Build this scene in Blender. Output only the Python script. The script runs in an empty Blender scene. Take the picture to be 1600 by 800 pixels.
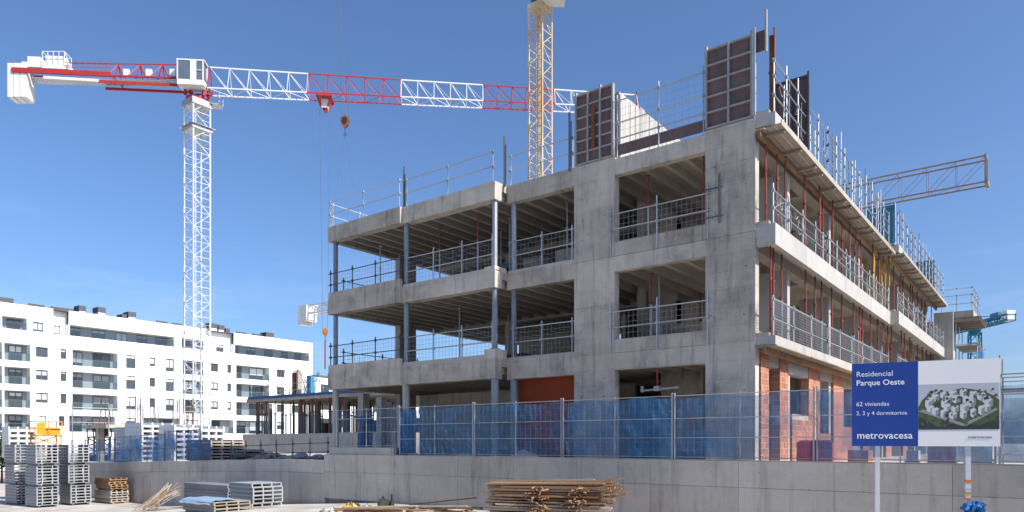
import bpy, math, random
from mathutils import Vector, Matrix, noise as mnoise
random.seed(7)
R = random.random
def U(a, b): return a + (b - a) * random.random()
S = bpy.context.scene
COL = S.collection

# ------------------------------------------------------------------ camera
F, CX, HY, EYE = 1110.0, 800.0, 692.0, 2.35          # focal length and horizon in photo pixels, eye height
_n = math.hypot(CX + 640.0, F)
CT, ST = (CX + 640.0) / _n, F / _n                   # the grid of the site is turned against the view
_c = 20.5
_C0 = ((1180 - CX) / F * _c, _c)
def cl(X, Y):                                        # camera plan coordinates (right, forward) -> site grid
    dx, dy = X - _C0[0], Y - _C0[1]
    return (dx * CT - dy * ST, dx * ST + dy * CT)
CAM = cl(0, 0)
def ray(px, py):
    X, Z = (px - CX) / F, (HY - py) / F
    return (X * CT - ST, X * ST + CT, Z)
def at(px, py, d):
    r = ray(px, py); return Vector((CAM[0] + r[0] * d, CAM[1] + r[1] * d, EYE + r[2] * d))
def onx(px, x, py=HY):                               # point of a pixel on the upright plane x = const
    r = ray(px, py); t = (x - CAM[0]) / r[0]; return (CAM[1] + r[1] * t, EYE + r[2] * t)
def ony(px, y, py=HY):
    r = ray(px, py); t = (y - CAM[1]) / r[1]; return (CAM[0] + r[0] * t, EYE + r[2] * t)

cam = bpy.data.cameras.new('camera'); camo = bpy.data.objects.new('camera', cam); COL.objects.link(camo)
cam.sensor_width = 36; cam.lens = 36 * F / 1600; cam.shift_y = (HY - 400) / 1600
cam.clip_start = 0.1; cam.clip_end = 6000
camo.location = (CAM[0], CAM[1], EYE)
camo.rotation_euler = (math.pi / 2, 0, math.atan2(ST, CT))
S.camera = camo

# ------------------------------------------------------------------ sky, sun, exposure
SUN_AZ, SUN_EL = math.radians(4.5), math.radians(41)  # azimuth from +x towards +y on the site grid
sdir = Vector((math.cos(SUN_AZ) * math.cos(SUN_EL), math.sin(SUN_AZ) * math.cos(SUN_EL), math.sin(SUN_EL)))
W = bpy.data.worlds.new('World'); S.world = W; W.use_nodes = True
nt = W.node_tree; nt.nodes.clear()
wo = nt.nodes.new('ShaderNodeOutputWorld'); bg = nt.nodes.new('ShaderNodeBackground')
sky = nt.nodes.new('ShaderNodeTexSky'); sky.sky_type = 'NISHITA'; sky.sun_disc = False
sky.sun_elevation = SUN_EL; sky.sun_rotation = math.pi / 2 - SUN_AZ
sky.air_density = 0.95; sky.dust_density = 3.0; sky.ozone_density = 8.0; sky.altitude = 600
bg.inputs['Strength'].default_value = 0.118
tc = nt.nodes.new('ShaderNodeTexCoord'); mp_ = nt.nodes.new('ShaderNodeMapping'); mp_.inputs['Scale'].default_value = (2.2, 2.2, 11)
cn = nt.nodes.new('ShaderNodeTexNoise'); cn.inputs['Scale'].default_value = 1.6; cn.inputs['Detail'].default_value = 7; cn.inputs['Roughness'].default_value = .62
cr = nt.nodes.new('ShaderNodeMapRange'); cr.inputs[1].default_value = .50; cr.inputs[2].default_value = .80; cr.inputs[3].default_value = 0; cr.inputs[4].default_value = .22
sx = nt.nodes.new('ShaderNodeSeparateXYZ'); br = nt.nodes.new('ShaderNodeMapRange'); br.inputs[1].default_value = .34; br.inputs[2].default_value = .10
mu = nt.nodes.new('ShaderNodeMath'); mu.operation = 'MULTIPLY'; cm_ = nt.nodes.new('ShaderNodeMix'); cm_.data_type = 'RGBA'; cm_.inputs[7].default_value = (6.2, 6.6, 7.2, 1)
nt.links.new(tc.outputs['Generated'], mp_.inputs[0]); nt.links.new(mp_.outputs[0], cn.inputs['Vector']); nt.links.new(cn.outputs['Fac'], cr.inputs[0])
nt.links.new(tc.outputs['Generated'], sx.inputs[0]); nt.links.new(sx.outputs['Z'], br.inputs[0])
nt.links.new(cr.outputs[0], mu.inputs[0]); nt.links.new(br.outputs[0], mu.inputs[1]); nt.links.new(mu.outputs[0], cm_.inputs[0])
nt.links.new(sky.outputs[0], cm_.inputs[6]); nt.links.new(cm_.outputs[2], bg.inputs[0]); nt.links.new(bg.outputs[0], wo.inputs[0])
sl = bpy.data.lights.new('sun', 'SUN'); sl.energy = 4.2; sl.angle = math.radians(0.5); sl.color = (1, 0.955, 0.88)
so = bpy.data.objects.new('sun', sl); COL.objects.link(so); so.rotation_euler = sdir.to_track_quat('Z', 'Y').to_euler()
so.location = (30, 10, 40)
S.view_settings.view_transform = 'Standard'; S.view_settings.look = 'None'
S.view_settings.gamma = 1; S.view_settings.exposure = 0.70
S.render.engine = 'CYCLES'
S.render.resolution_x, S.render.resolution_y = 1024, 512

# ------------------------------------------------------------------ materials
MATS = {}
def mat(name, col, rough=0.8, metal=0.0, var=0.12, scale=3.0, streak=0.0, bump=0.0, bscale=40.0, spec=0.3, col2=None, per_obj=0.0, fine=0.0, imprint=0.0, blotch=0.0):
    """plain colour broken up by noise in metres; streak = vertical run marks; per_obj = random tint for each object"""
    m = bpy.data.materials.new(name); m.use_nodes = True; MATS[name] = m
    t = m.node_tree; N = t.nodes; L = t.links
    b = N['Principled BSDF']; b.inputs['Roughness'].default_value = rough; b.inputs['Metallic'].default_value = metal
    b.inputs['Specular IOR Level'].default_value = spec
    g = N.new('ShaderNodeNewGeometry')
    def nz(sc, det=5, vec=None, rgh=0.6):
        n = N.new('ShaderNodeTexNoise'); n.inputs['Scale'].default_value = sc; n.inputs['Detail'].default_value = det
        n.inputs['Roughness'].default_value = rgh
        L.new(vec if vec is not None else g.outputs['Position'], n.inputs['Vector']); return n.outputs['Fac']
    def mth(op, a, bb):
        n = N.new('ShaderNodeMath'); n.operation = op
        for i, q in enumerate((a, bb)):
            if isinstance(q, (int, float)): n.inputs[i].default_value = q
            else: L.new(q, n.inputs[i])
        return n.outputs[0]
    fac = mth('ADD', mth('MULTIPLY', mth('SUBTRACT', nz(scale), 0.5), 2.6 * var), 1.0)
    fac = mth('ADD', fac, mth('MULTIPLY', mth('SUBTRACT', nz(scale * 0.13, 3), 0.5), 2.2 * var))
    if fine: fac = mth('ADD', fac, mth('MULTIPLY', mth('SUBTRACT', nz(scale * 9, 3), 0.5), 2 * fine))
    if streak:
        mp = N.new('ShaderNodeMapping'); mp.inputs['Scale'].default_value = (4.5, 4.5, 0.35)
        L.new(g.outputs['Position'], mp.inputs['Vector'])
        s = nz(1.0, 4, mp.outputs[0], 0.65)
        mr = N.new('ShaderNodeMapRange'); mr.inputs[1].default_value = 0.52; mr.inputs[2].default_value = 0.78
        L.new(s, mr.inputs[0]); fac = mth('SUBTRACT', fac, mth('MULTIPLY', mr.outputs[0], streak))
    if blotch:
        mr3 = N.new('ShaderNodeMapRange'); mr3.inputs[1].default_value = .50; mr3.inputs[2].default_value = .60
        L.new(nz(.55, 8, None, .72), mr3.inputs[0]); fac = mth('SUBTRACT', fac, mth('MULTIPLY', mr3.outputs[0], blotch))
        mr4 = N.new('ShaderNodeMapRange'); mr4.inputs[1].default_value = .60; mr4.inputs[2].default_value = .72
        L.new(nz(2.7, 6, None, .7), mr4.inputs[0]); fac = mth('ADD', fac, mth('MULTIPLY', mr4.outputs[0], blotch * .9))
    if imprint:                                      # board and panel marks left by the formwork
        sp_ = N.new('ShaderNodeSeparateXYZ'); L.new(g.outputs['Position'], sp_.inputs[0])
        cb_ = N.new('ShaderNodeCombineXYZ'); L.new(mth('ADD', sp_.outputs['X'], sp_.outputs['Y']), cb_.inputs[0]); L.new(sp_.outputs['Z'], cb_.inputs[1])
        bt = N.new('ShaderNodeTexBrick'); bt.inputs['Scale'].default_value = 1.0; bt.inputs['Brick Width'].default_value = 1.05; bt.inputs['Row Height'].default_value = .53
        bt.inputs['Mortar Size'].default_value = .006; bt.inputs['Mortar Smooth'].default_value = .6; bt.inputs['Color1'].default_value = (.55, .55, .55, 1); bt.inputs['Color2'].default_value = (.45, .45, .45, 1); bt.inputs['Mortar'].default_value = (.1, .1, .1, 1)
        L.new(cb_.outputs[0], bt.inputs['Vector'])
        fac = mth('ADD', fac, mth('MULTIPLY', mth('SUBTRACT', bt.outputs['Color'], .5), imprint))
    if per_obj:
        oi = N.new('ShaderNodeObjectInfo')
        fac = mth('ADD', fac, mth('MULTIPLY', mth('SUBTRACT', oi.outputs['Random'], 0.5), per_obj))
    vm = N.new('ShaderNodeVectorMath'); vm.operation = 'SCALE'; L.new(fac, vm.inputs['Scale'])
    if col2:
        mx = N.new('ShaderNodeMix'); mx.data_type = 'RGBA'; mx.inputs[6].default_value = (*col, 1); mx.inputs[7].default_value = (*col2, 1)
        mr2 = N.new('ShaderNodeMapRange'); mr2.inputs[1].default_value = 0.42; mr2.inputs[2].default_value = 0.62
        L.new(nz(scale * 0.7, 6), mr2.inputs[0]); L.new(mr2.outputs[0], mx.inputs[0]); L.new(mx.outputs[2], vm.inputs[0])
    else: vm.inputs[0].default_value = col
    L.new(vm.outputs[0], b.inputs['Base Color'])
    if bump:
        bp = N.new('ShaderNodeBump'); bp.inputs['Strength'].default_value = bump; bp.inputs['Distance'].default_value = 0.02
        L.new(nz(bscale, 4), bp.inputs['Height']); L.new(bp.outputs[0], b.inputs['Normal'])
    return m

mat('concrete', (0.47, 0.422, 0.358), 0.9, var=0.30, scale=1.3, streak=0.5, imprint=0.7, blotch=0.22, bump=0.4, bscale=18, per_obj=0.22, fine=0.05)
mat('concrete_wall', (0.52, 0.475, 0.415), 0.9, var=0.28, scale=1.1, streak=0.38, imprint=0.12, blotch=0.18, bump=0.35, bscale=14, per_obj=0.20, fine=0.05)
mat('concrete_light', (0.43, 0.41, 0.38), 0.9, var=0.20, scale=2.2, streak=0.30, blotch=0.14, bump=0.2, bscale=20, per_obj=0.08)
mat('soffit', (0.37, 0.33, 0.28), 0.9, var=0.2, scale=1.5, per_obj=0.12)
mat('ground', (0.50, 0.47, 0.43), 0.95, col2=(.40, .35, .29), var=0.3, scale=0.9, bump=0.4, bscale=6, fine=0.08)
mat('earth', (0.44, 0.40, 0.34), 0.95, var=0.22, scale=0.6, bump=0.6, bscale=5, fine=0.1)
mat('galv', (0.40, 0.42, 0.44), 0.45, 0.6, var=0.15, scale=4, per_obj=0.3)
mat('steel_dark', (0.11, 0.12, 0.135), 0.5, 0.5, var=0.2, scale=4, per_obj=0.3)
mat('col_steel', (0.22, 0.25, 0.28), 0.55, 0.2, var=0.25, scale=2.5, per_obj=0.2)
mat('wire', (0.32, 0.33, 0.34), 0.5, 0.3, var=0.1)
mat('rope', (0.5, 0.5, 0.49), 0.9, var=0.1)
mat('red_prop', (0.25, 0.05, 0.03), 0.55, var=0.25, scale=3, per_obj=0.5)
mat('red_paint', (0.36, 0.03, 0.034), 0.4, var=0.2, scale=1.2)
mat('white_paint', (0.66, 0.66, 0.645), 0.4, var=0.12, streak=.12, scale=0.8)
mat('beige_steel', (0.52, 0.36, 0.17), 0.5, var=0.2, scale=0.9, col2=(0.60, 0.52, 0.40))
mat('jib_rust', (0.34, 0.25, 0.19), 0.6, var=0.2, scale=2)
mat('teal_paint', (0.015, 0.15, 0.24), 0.45, var=0.15, scale=1)
mat('blue_paint', (0.025, 0.115, 0.28), 0.5, var=0.2, scale=1.5, per_obj=0.3)
mat('panel_blue', (0.05, 0.20, 0.32), 0.5, var=0.2, scale=1.5)
mat('orange_paint', (0.66, 0.27, 0.02), 0.45, var=0.15, scale=2)
mat('hook_orange', (0.42, 0.17, 0.04), 0.5, var=0.2, scale=3)
mat('black_paint', (0.022, 0.022, 0.024), 0.5, var=0.2, scale=3)
mat('glass', (0.04, 0.052, 0.065), 0.08, var=0.25, scale=0.35, spec=0.7, per_obj=0.6)
mat('cab_glass', (0.10, 0.13, 0.16), 0.08, var=0.2, scale=2, spec=0.7)
mat('frame_grey', (0.09, 0.10, 0.11), 0.5, var=0.1)
mat('render_white', (0.86, 0.855, 0.84), 0.85, var=0.035, scale=0.25, streak=0.02)
mat('clad_grey', (0.40, 0.415, 0.43), 0.7, var=0.08, scale=0.6, per_obj=0.2)
mat('roof_unit', (0.085, 0.09, 0.095), 0.6, var=0.12, scale=1)
mat('plywood', (0.135, 0.09, 0.085), 0.7, var=0.3, scale=2.2, streak=0.3, per_obj=0.25)
mat('form_frame', (0.33, 0.315, 0.295), 0.6, 0.15, var=0.18, scale=3)
mat('rust', (0.17, 0.07, 0.035), 0.8, var=0.3, scale=5, per_obj=0.3)
mat('timber', (0.30, 0.175, 0.095), 0.85, var=0.3, scale=5, streak=0.1, per_obj=0.7)
mat('timber_grey', (0.34, 0.295, 0.245), 0.85, var=0.28, scale=4, per_obj=0.45)
mat('yellow_timber', (0.52, 0.36, 0.09), 0.7, var=0.2, scale=3)
mat('brick_red', (0.42, 0.185, 0.11), 0.85, var=0.22, scale=6, bump=0.3, bscale=40, per_obj=0.45)
mat('mortar', (0.48, 0.42, 0.36), 0.95, var=0.15, scale=8)
mat('terracotta', (0.26, 0.05, 0.018), 0.85, var=0.2, scale=2)
mat('alu', (0.40, 0.405, 0.415), 0.5, 0.25, var=0.14, scale=4, per_obj=0.15)
mat('alu_end', (0.22, 0.225, 0.235), 0.6, 0.1, var=0.2, scale=7, per_obj=0.2)
mat('sign_white', (0.88, 0.865, 0.84), 0.4, var=0.03, scale=1)
mat('sign_blue', (0.022, 0.062, 0.29), 0.4, var=0.05, scale=2)
mat('print_white', (0.85, 0.86, 0.88), 0.5, var=0.02)
mat('print_sky', (0.50, 0.53, 0.56), 0.5, var=0.04, scale=3)
mat('print_green', (0.085, 0.115, 0.06), 0.6, var=0.35, scale=9, fine=0.3)
mat('print_dark', (0.045, 0.055, 0.05), 0.6, var=0.3, scale=9)
mat('print_path', (0.30, 0.30, 0.27), 0.6, var=0.1, scale=9)
mat('print_block', (0.62, 0.63, 0.64), 0.6, var=0.12, scale=14)
mat('print_shade', (0.27, 0.29, 0.31), 0.6, var=0.12, scale=14)
mat('post_white', (0.66, 0.67, 0.69), 0.5, 0.1, var=0.08, scale=3)
mat('tape_orange', (0.75, 0.20, 0.03), 0.5, var=0.1)
mat('barrier_red', (0.62, 0.09, 0.09), 0.5, var=0.1, scale=3)
mat('tarp_blue', (0.02, 0.12, 0.33), 0.45, var=0.35, scale=2)
mat('tarp_pale', (0.25, 0.36, 0.48), 0.5, var=0.2, scale=2)
mat('canister_green', (0.055, 0.065, 0.035), 0.5, var=0.2, scale=5)
mat('sand', (0.50, 0.47, 0.42), 0.95, var=0.2, scale=5, bump=0.4, bscale=25)
mat('bag', (0.55, 0.56, 0.58), 0.8, var=0.15, scale=5)
mat('leaf', (0.06, 0.10, 0.035), 0.8, var=0.4, scale=4)
mat('bark', (0.10, 0.07, 0.05), 0.9, var=0.2)
mat('mark_ink', (0.10, 0.11, 0.30), 0.6, var=0.02)

def net_mat(name, col, lo, hi, scale=0.8):           # woven debris netting: see-through cloth, tighter where it folds
    m = bpy.data.materials.new(name); m.use_nodes = True; MATS[name] = m
    t = m.node_tree; N = t.nodes; L = t.links; N.clear()
    o = N.new('ShaderNodeOutputMaterial'); mx = N.new('ShaderNodeMixShader'); tr = N.new('ShaderNodeBsdfTransparent')
    ad = N.new('ShaderNodeMixShader'); df = N.new('ShaderNodeBsdfDiffuse'); tl = N.new('ShaderNodeBsdfTranslucent')
    g = N.new('ShaderNodeNewGeometry'); n = N.new('ShaderNodeTexNoise'); n.inputs['Scale'].default_value = scale; n.inputs['Detail'].default_value = 6
    n.inputs['Distortion'].default_value = 1.2
    n2 = N.new('ShaderNodeTexNoise'); n2.inputs['Scale'].default_value = 2.2; n2.inputs['Detail'].default_value = 3
    mr = N.new('ShaderNodeMapRange'); mr.inputs[1].default_value = 0.35; mr.inputs[2].default_value = 0.65
    mr.inputs[3].default_value = lo; mr.inputs[4].default_value = hi
    L.new(g.outputs['Position'], n.inputs['Vector']); L.new(n.outputs['Fac'], mr.inputs[0])
    oi = N.new('ShaderNodeObjectInfo'); m1 = N.new('ShaderNodeMath'); m1.operation = 'MULTIPLY_ADD'; m1.inputs[1].default_value = .30; m1.inputs[2].default_value = -.15
    m2_ = N.new('ShaderNodeMath'); m2_.operation = 'ADD'; m2_.use_clamp = True; L.new(oi.outputs['Random'], m1.inputs[0]); L.new(m1.outputs[0], m2_.inputs[0]); L.new(mr.outputs[0], m2_.inputs[1]); L.new(m2_.outputs[0], mx.inputs[0])
    cm = N.new('ShaderNodeMix'); cm.data_type = 'RGBA'; cm.inputs[6].default_value = (*[c * 0.7 for c in col], 1); cm.inputs[7].default_value = (*[min(1, c * 1.4) for c in col], 1)
    L.new(g.outputs['Position'], n2.inputs['Vector']); L.new(n2.outputs['Fac'], cm.inputs[0])
    L.new(cm.outputs[2], df.inputs[0]); L.new(cm.outputs[2], tl.inputs[0]); ad.inputs[0].default_value = 0.4
    L.new(df.outputs[0], ad.inputs[1]); L.new(tl.outputs[0], ad.inputs[2])
    L.new(tr.outputs[0], mx.inputs[1]); L.new(ad.outputs[0], mx.inputs[2]); L.new(mx.outputs[0], o.inputs[0])
    return m
net_mat('net_blue', (0.08, 0.215, 0.42), 0.27, 0.66)
net_mat('net_blue_thin', (0.07, 0.23, 0.48), 0.16, 0.42)
net_mat('net_blue_dense', (0.06, 0.18, 0.40), 0.45, 0.8)
def glass_mat(name, col, fac):
    m = bpy.data.materials.new(name); m.use_nodes = True; MATS[name] = m
    t = m.node_tree; N = t.nodes; L = t.links; N.clear()
    o = N.new('ShaderNodeOutputMaterial'); mx = N.new('ShaderNodeMixShader'); tr = N.new('ShaderNodeBsdfTransparent')
    gl = N.new('ShaderNodeBsdfGlossy'); gl.inputs['Roughness'].default_value = 0.05
    tr.inputs[0].default_value = (*col, 1); mx.inputs[0].default_value = fac
    L.new(tr.outputs[0], mx.inputs[1]); L.new(gl.outputs[0], mx.inputs[2]); L.new(mx.outputs[0], o.inputs[0])
glass_mat('balustrade', (0.70, 0.76, 0.79), 0.06)

# ------------------------------------------------------------------ mesh helpers
class MB:
    def __init__(s): s.v = []; s.f = []
    def add(s, v, f):
        o = len(s.v); s.v += [tuple(p) for p in v]; s.f += [tuple(i + o for i in q) for q in f]; return s
    def box(s, x0, x1, y0, y1, z0, z1):
        return s.add([(x0,y0,z0),(x1,y0,z0),(x1,y1,z0),(x0,y1,z0),(x0,y0,z1),(x1,y0,z1),(x1,y1,z1),(x0,y1,z1)],
                     [(0,3,2,1),(4,5,6,7),(0,1,5,4),(1,2,6,5),(2,3,7,6),(3,0,4,7)])
    def bar(s, p, q, w, h=None, up=(0, 0, 1)):       # square-section bar from p to q
        p, q = Vector(p), Vector(q); h = h or w; d = q - p
        if d.length < 1e-6: return s
        d.normalize(); upv = Vector(up)
        if abs(d.dot(upv)) > 0.98: upv = Vector((0, 1, 0)) if abs(d.y) < 0.9 else Vector((1, 0, 0))
        a = d.cross(upv).normalized() * (w / 2); b = a.cross(d).normalized() * (h / 2)
        v = [e + i * a + j * b for e in (p, q) for i, j in ((-1,-1),(1,-1),(1,1),(-1,1))]
        return s.add(v, [(0,1,2,3),(7,6,5,4),(0,4,5,1),(1,5,6,2),(2,6,7,3),(3,7,4,0)])
    def tube(s, p, q, r, n=6, r2=None):
        p, q = Vector(p), Vector(q); d = (q - p)
        if d.length < 1e-6: return s
        d.normalize(); r2 = r if r2 is None else r2
        u = d.orthogonal().normalized(); w = d.cross(u)
        v = []
        for e, rr in ((p, r), (q, r2)):
            for k in range(n):
                a = 2 * math.pi * k / n; v.append(e + (u * math.cos(a) + w * math.sin(a)) * rr)
        f = [(k, (k + 1) % n, n + (k + 1) % n, n + k) for k in range(n)]
        f += [tuple(range(n - 1, -1, -1)), tuple(range(n, 2 * n))]
        return s.add(v, f)
    def path(s, pts, r, n=5):
        for a, b in zip(pts[:-1], pts[1:]): s.tube(a, b, r, n)
        return s
    def prism(s, poly, axis, a, b):                  # polygon extruded along an axis ('x','y','z')
        n = len(poly)
        def P(u, v, w): return {'x': (w, u, v), 'y': (u, w, v), 'z': (u, v, w)}[axis]
        v = [P(u, w, a) for u, w in poly] + [P(u, w, b) for u, w in poly]
        return s.add(v, [tuple(range(n - 1, -1, -1)), tuple(range(n, 2 * n))] + [(k, (k + 1) % n, n + (k + 1) % n, n + k) for k in range(n)])
    def xf(s, fn): s.v = [tuple(fn(Vector(p))) for p in s.v]; return s
    def mesh(s, name, m, base=(0, 0, 0), smooth=False, sub=None):
        me = bpy.data.meshes.new(name); bx, by, bz = base
        me.from_pydata([(x - bx, y - by, z - bz) for x, y, z in s.v], [], s.f)
        me.materials.append(MATS[m]); me.update()
        if smooth: me.polygons.foreach_set('use_smooth', [True] * len(me.polygons))
        return me
def tag(o, label=None, cat=None, group=None, kind=None):
    for k, v in (('label', label), ('category', cat), ('group', group), ('kind', kind)):
        if v: o[k] = v
    return o
def thing(name, label, cat, base=(0, 0, 0), group=None):
    o = bpy.data.objects.new(name, None); COL.objects.link(o); o.location = base; o.empty_display_size = 0.3
    o['_b'] = tuple(base)
    return tag(o, label, cat, group)
def part(name, mb, m, parent, label=None, kind=None, smooth=False):
    b = tuple(parent['_b'])
    o = bpy.data.objects.new(name, mb.mesh(name, m, b, smooth)); COL.objects.link(o); o.parent = parent; o['_b'] = b
    return tag(o, label, None, None, kind)
def piece(name, me, parent, loc, rot=(0, 0, 0)):     # a copy of shared mesh data as a part
    o = bpy.data.objects.new(name, me); COL.objects.link(o); o.parent = parent
    b = parent['_b']; o.location = (loc[0] - b[0], loc[1] - b[1], loc[2] - b[2]); o.rotation_euler = rot; return o
def solo(name, mb, m, label, cat, group=None, base=None, smooth=False):
    if base is None:
        xs = [v[0] for v in mb.v]; ys = [v[1] for v in mb.v]; zs = [v[2] for v in mb.v]
        base = ((min(xs) + max(xs)) / 2, (min(ys) + max(ys)) / 2, min(zs))
    o = bpy.data.objects.new(name, mb.mesh(name, m, base, smooth)); COL.objects.link(o); o.location = base; o['_b'] = base
    return tag(o, label, cat, group)
def struct(name, mb, m):
    o = bpy.data.objects.new(name, mb.mesh(name, m)); COL.objects.link(o); o['_b'] = (0, 0, 0); return tag(o, kind='structure')
def dup(root, loc, rz=0, label=None, group=None):
    def cp(o, par):
        c = o.copy(); COL.objects.link(c)
        if par is not None: c.parent = par
        for ch in list(o.children): cp(ch, c)
        return c
    r = cp(root, None); r.location = loc; r.rotation_euler = (0, 0, rz)
    if label: r['label'] = label
    if group: r['group'] = group
    return r
def sheet(fn, nu, nv):                               # grid surface fn(u,v) with u,v in 0..1
    mb = MB(); v = [fn(i / nu, j / nv) for j in range(nv + 1) for i in range(nu + 1)]
    f = [(j * (nu + 1) + i, j * (nu + 1) + i + 1, (j + 1) * (nu + 1) + i + 1, (j + 1) * (nu + 1) + i) for j in range(nv) for i in range(nu)]
    return mb.add(v, f)
def N3(x, y, z=0.0): return mnoise.noise(Vector((x, y, z)))

# ------------------------------------------------------------------ ground
TZ = 1.62                                            # level of the site behind the retaining walls
WALL_L = [(-23.7, -10.55), (-17.95, -1.38)]          # plan line of the lower wall
def gsurf():
    return sheet(lambda u, v: (-30 + 60 * u, -24 + 30 * v, 0.0), 2, 2)
def gz(x): return 0.0 if x > -14 else (-1.1 if x < -32 else (x + 14) / 18 * 1.1)
def tz(x): return TZ if x > -18 else (1.04 if x < -41 else TZ + (x + 18) / 23 * (TZ - 1.04))
gv, gf = [], []
gx = [-3000, -32, -14, 3000]
for i, x in enumerate(gx): gv += [(x, -3000, gz(x)), (x, 3000, gz(x))]
for i in range(3): gf.append((2 * i, 2 * i + 2, 2 * i + 3, 2 * i + 1))
struct('ground', MB().add(gv, gf), 'ground')
# site level behind the walls: level on the right, falling a little to the left
tv = [(120, -1.12), (-17.9, -1.12), (-41, -1.12), (-48, -1.12), (-94, 12), (-94, 500), (120, 500), (-17.9, 500), (-41, 500), (-48, 500)]
tm = MB().add([(x, y, tz(x)) for x, y in tv] + [(x, y, -1.5) for x, y in tv[:5]], [(0, 6, 7, 1), (1, 7, 8, 2), (2, 8, 9, 3), (3, 9, 5, 4), (10, 0, 1, 11), (11, 1, 2, 12), (12, 2, 3, 13), (13, 3, 4, 14)])
struct('site_ground', tm, 'earth')

# ------------------------------------------------------------------ retaining walls: cast lift by lift, joints recessed
WT = 1.86; WY = -1.36
wr = thing('retaining_wall', 'long grey cast concrete retaining wall below the blue netting fence', 'wall', (-5, WY, 0))
part('core', MB().box(-17.95, 14.0, WY + 0.03, WY + 0.31, 0, WT - 0.012), 'concrete_wall', wr)
xs = [-17.97, -15.6, -12.95, -10.3, -7.75, -5.2, -2.65, 0.0, 2.45, 5.0, 7.6, 10.4, 14.0]
zj = 1.13
for a, b in zip(xs[:-1], xs[1:]):
    g = 0.005
    part('panel', MB().box(a + g, b - g, WY + U(-.004, .004), WY + 0.034, 0.0, zj - g), 'concrete_wall', wr)
    part('panel', MB().box(a + g, b - g, WY + U(-.006, .002), WY + 0.034, zj + g, WT - U(0, .012)), 'concrete_wall', wr)
    hm = MB()
    for k in range(2):
        hx = a + (b - a) * (0.25 + 0.5 * k) + U(-.1, .1)
        for hz in (0.55, zj + 0.02, 1.55): hm.tube((hx, WY - 0.008, hz), (hx, WY + 0.01, hz), 0.010, 6)
    part('tie_hole', hm, 'black_paint', wr, kind='stuff')
part('coping', MB().box(-17.95, 14.0, WY + 0.06, WY + 0.33, WT - 0.012, WT + 0.015), 'concrete_light', wr)
part('kerb_block', MB().box(-17.7, -13.9, WY + 0.08, WY + 0.36, WT + 0.015, WT + 0.30), 'concrete_light', wr, 'pale concrete kerb block on top of the wall')

wl = thing('retaining_wall', 'lower cast concrete wall running behind the stacked panels and planks', 'wall', (-32, -1.3, -1.1))
WX0, WX1, WLY = -46.5, -17.98, -1.30                 # its top follows the falling site
def wtop(x): return tz(x) + 0.0 + (.0 if x > -18 else .08)
def wseg(a, b, za0, za1, zb0, zb1, y0, y1):
    return MB().add([(a, y0, za0), (b, y0, zb0), (b, y1, zb0), (a, y1, za0), (a, y0, za1), (b, y0, zb1), (b, y1, zb1), (a, y1, za1)], [(0, 3, 2, 1), (4, 5, 6, 7), (0, 1, 5, 4), (1, 2, 6, 5), (2, 3, 7, 6), (3, 0, 4, 7)])
npn = 11
for k in range(npn):
    a, b = WX0 + (WX1 - WX0) * k / npn, WX0 + (WX1 - WX0) * (k + 1) / npn; g = .009
    part('core', wseg(a, b, -1.4, wtop(a) - .02, -1.4, wtop(b) - .02, WLY + .04, WLY + .28), 'concrete_wall', wl)
    yf = WLY + U(-.004, .004)
    part('panel', wseg(a + g, b - g, -1.4, wtop(a) - .59, -1.4, wtop(b) - .59, yf, WLY + .045), 'concrete_wall', wl)
    part('panel', wseg(a + g, b - g, wtop(a) - .573, wtop(a), wtop(b) and wtop(b) - .573, wtop(b), yf + .003, WLY + .045), 'concrete_wall', wl)

# ------------------------------------------------------------------ guardrails and nets
def wire_net(P, Q, h0, h1, step, r=0.0032, sag=0.0):
    P, Q = Vector(P), Vector(Q); L = (Q - P).length; n = max(2, int(L / step)); mb = MB()
    for i in range(n + 1):
        p = P.lerp(Q, i / n); o = Vector((U(-1, 1), U(-1, 1), 0)) * sag
        mb.bar(p + Vector((0, 0, h0)), p + o + Vector((0, 0, h1)), r * 2)
    m = max(1, int((h1 - h0) / step))
    for j in range(m + 1):
        z = Vector((0, 0, h0 + (h1 - h0) * j / m)); mb.bar(P + z, Q + z, r * 2)
    return mb
def guardrail(P, Q, label, heights=(0.55, 1.08), post_h=1.15, spacing=2.0, net=None, group=None, pm='galv', rm='galv', below=0.12, irregular=0.0, posts=None, r=0.024, loose=0):
    P, Q = Vector(P), Vector(Q); root = thing('edge_guardrail', label, 'guardrail', P, group)
    L = (Q - P).length; n = max(1, round(L / spacing))
    for i in (posts if posts else [k / n for k in range(n + 1)]):
        p = P.lerp(Q, i); h = post_h + (U(-0.15, 1.0) * irregular)
        mb = MB().tube(p - Vector((0, 0, below)), p + Vector((0, 0, h)), r, 6)
        for z in heights: mb.box(p.x - .035, p.x + .035, p.y - .035, p.y + .035, p.z + z - .05, p.z + z + .05)
        part('post', mb, pm, root)
    for z in heights:
        k = 0.0
        ov = (Q - P).normalized() * 0.12
        part('rail', MB().tube(P - ov + Vector((0, 0, z + U(-.015, .015))), Q + ov + Vector((0, 0, z + U(-.015, .015))), r * 0.85, 6), rm, root)
    if net:
        part('safety_net', wire_net(P, Q, *net), 'wire', root, kind='stuff')
    for k in range(loose):                           # slack loops of cord hanging from the rails
        t0 = R(); a = P.lerp(Q, t0) + Vector((0, 0, U(0.5, 1.05))); b = P.lerp(Q, min(1, t0 + U(0.02, 0.07))) + Vector((0, 0, U(0.0, 1.0)))
        m = (a + b) / 2 + Vector((U(-.15, .15), U(-.15, .15), -U(0.1, 0.45)))
        pts = [a * (1 - t) ** 2 + m * 2 * t * (1 - t) + b * t * t for t in [i / 6 for i in range(7)]]
        part('cord', MB().path(pts, 0.009, 4), 'rope', root)
    return root

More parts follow.
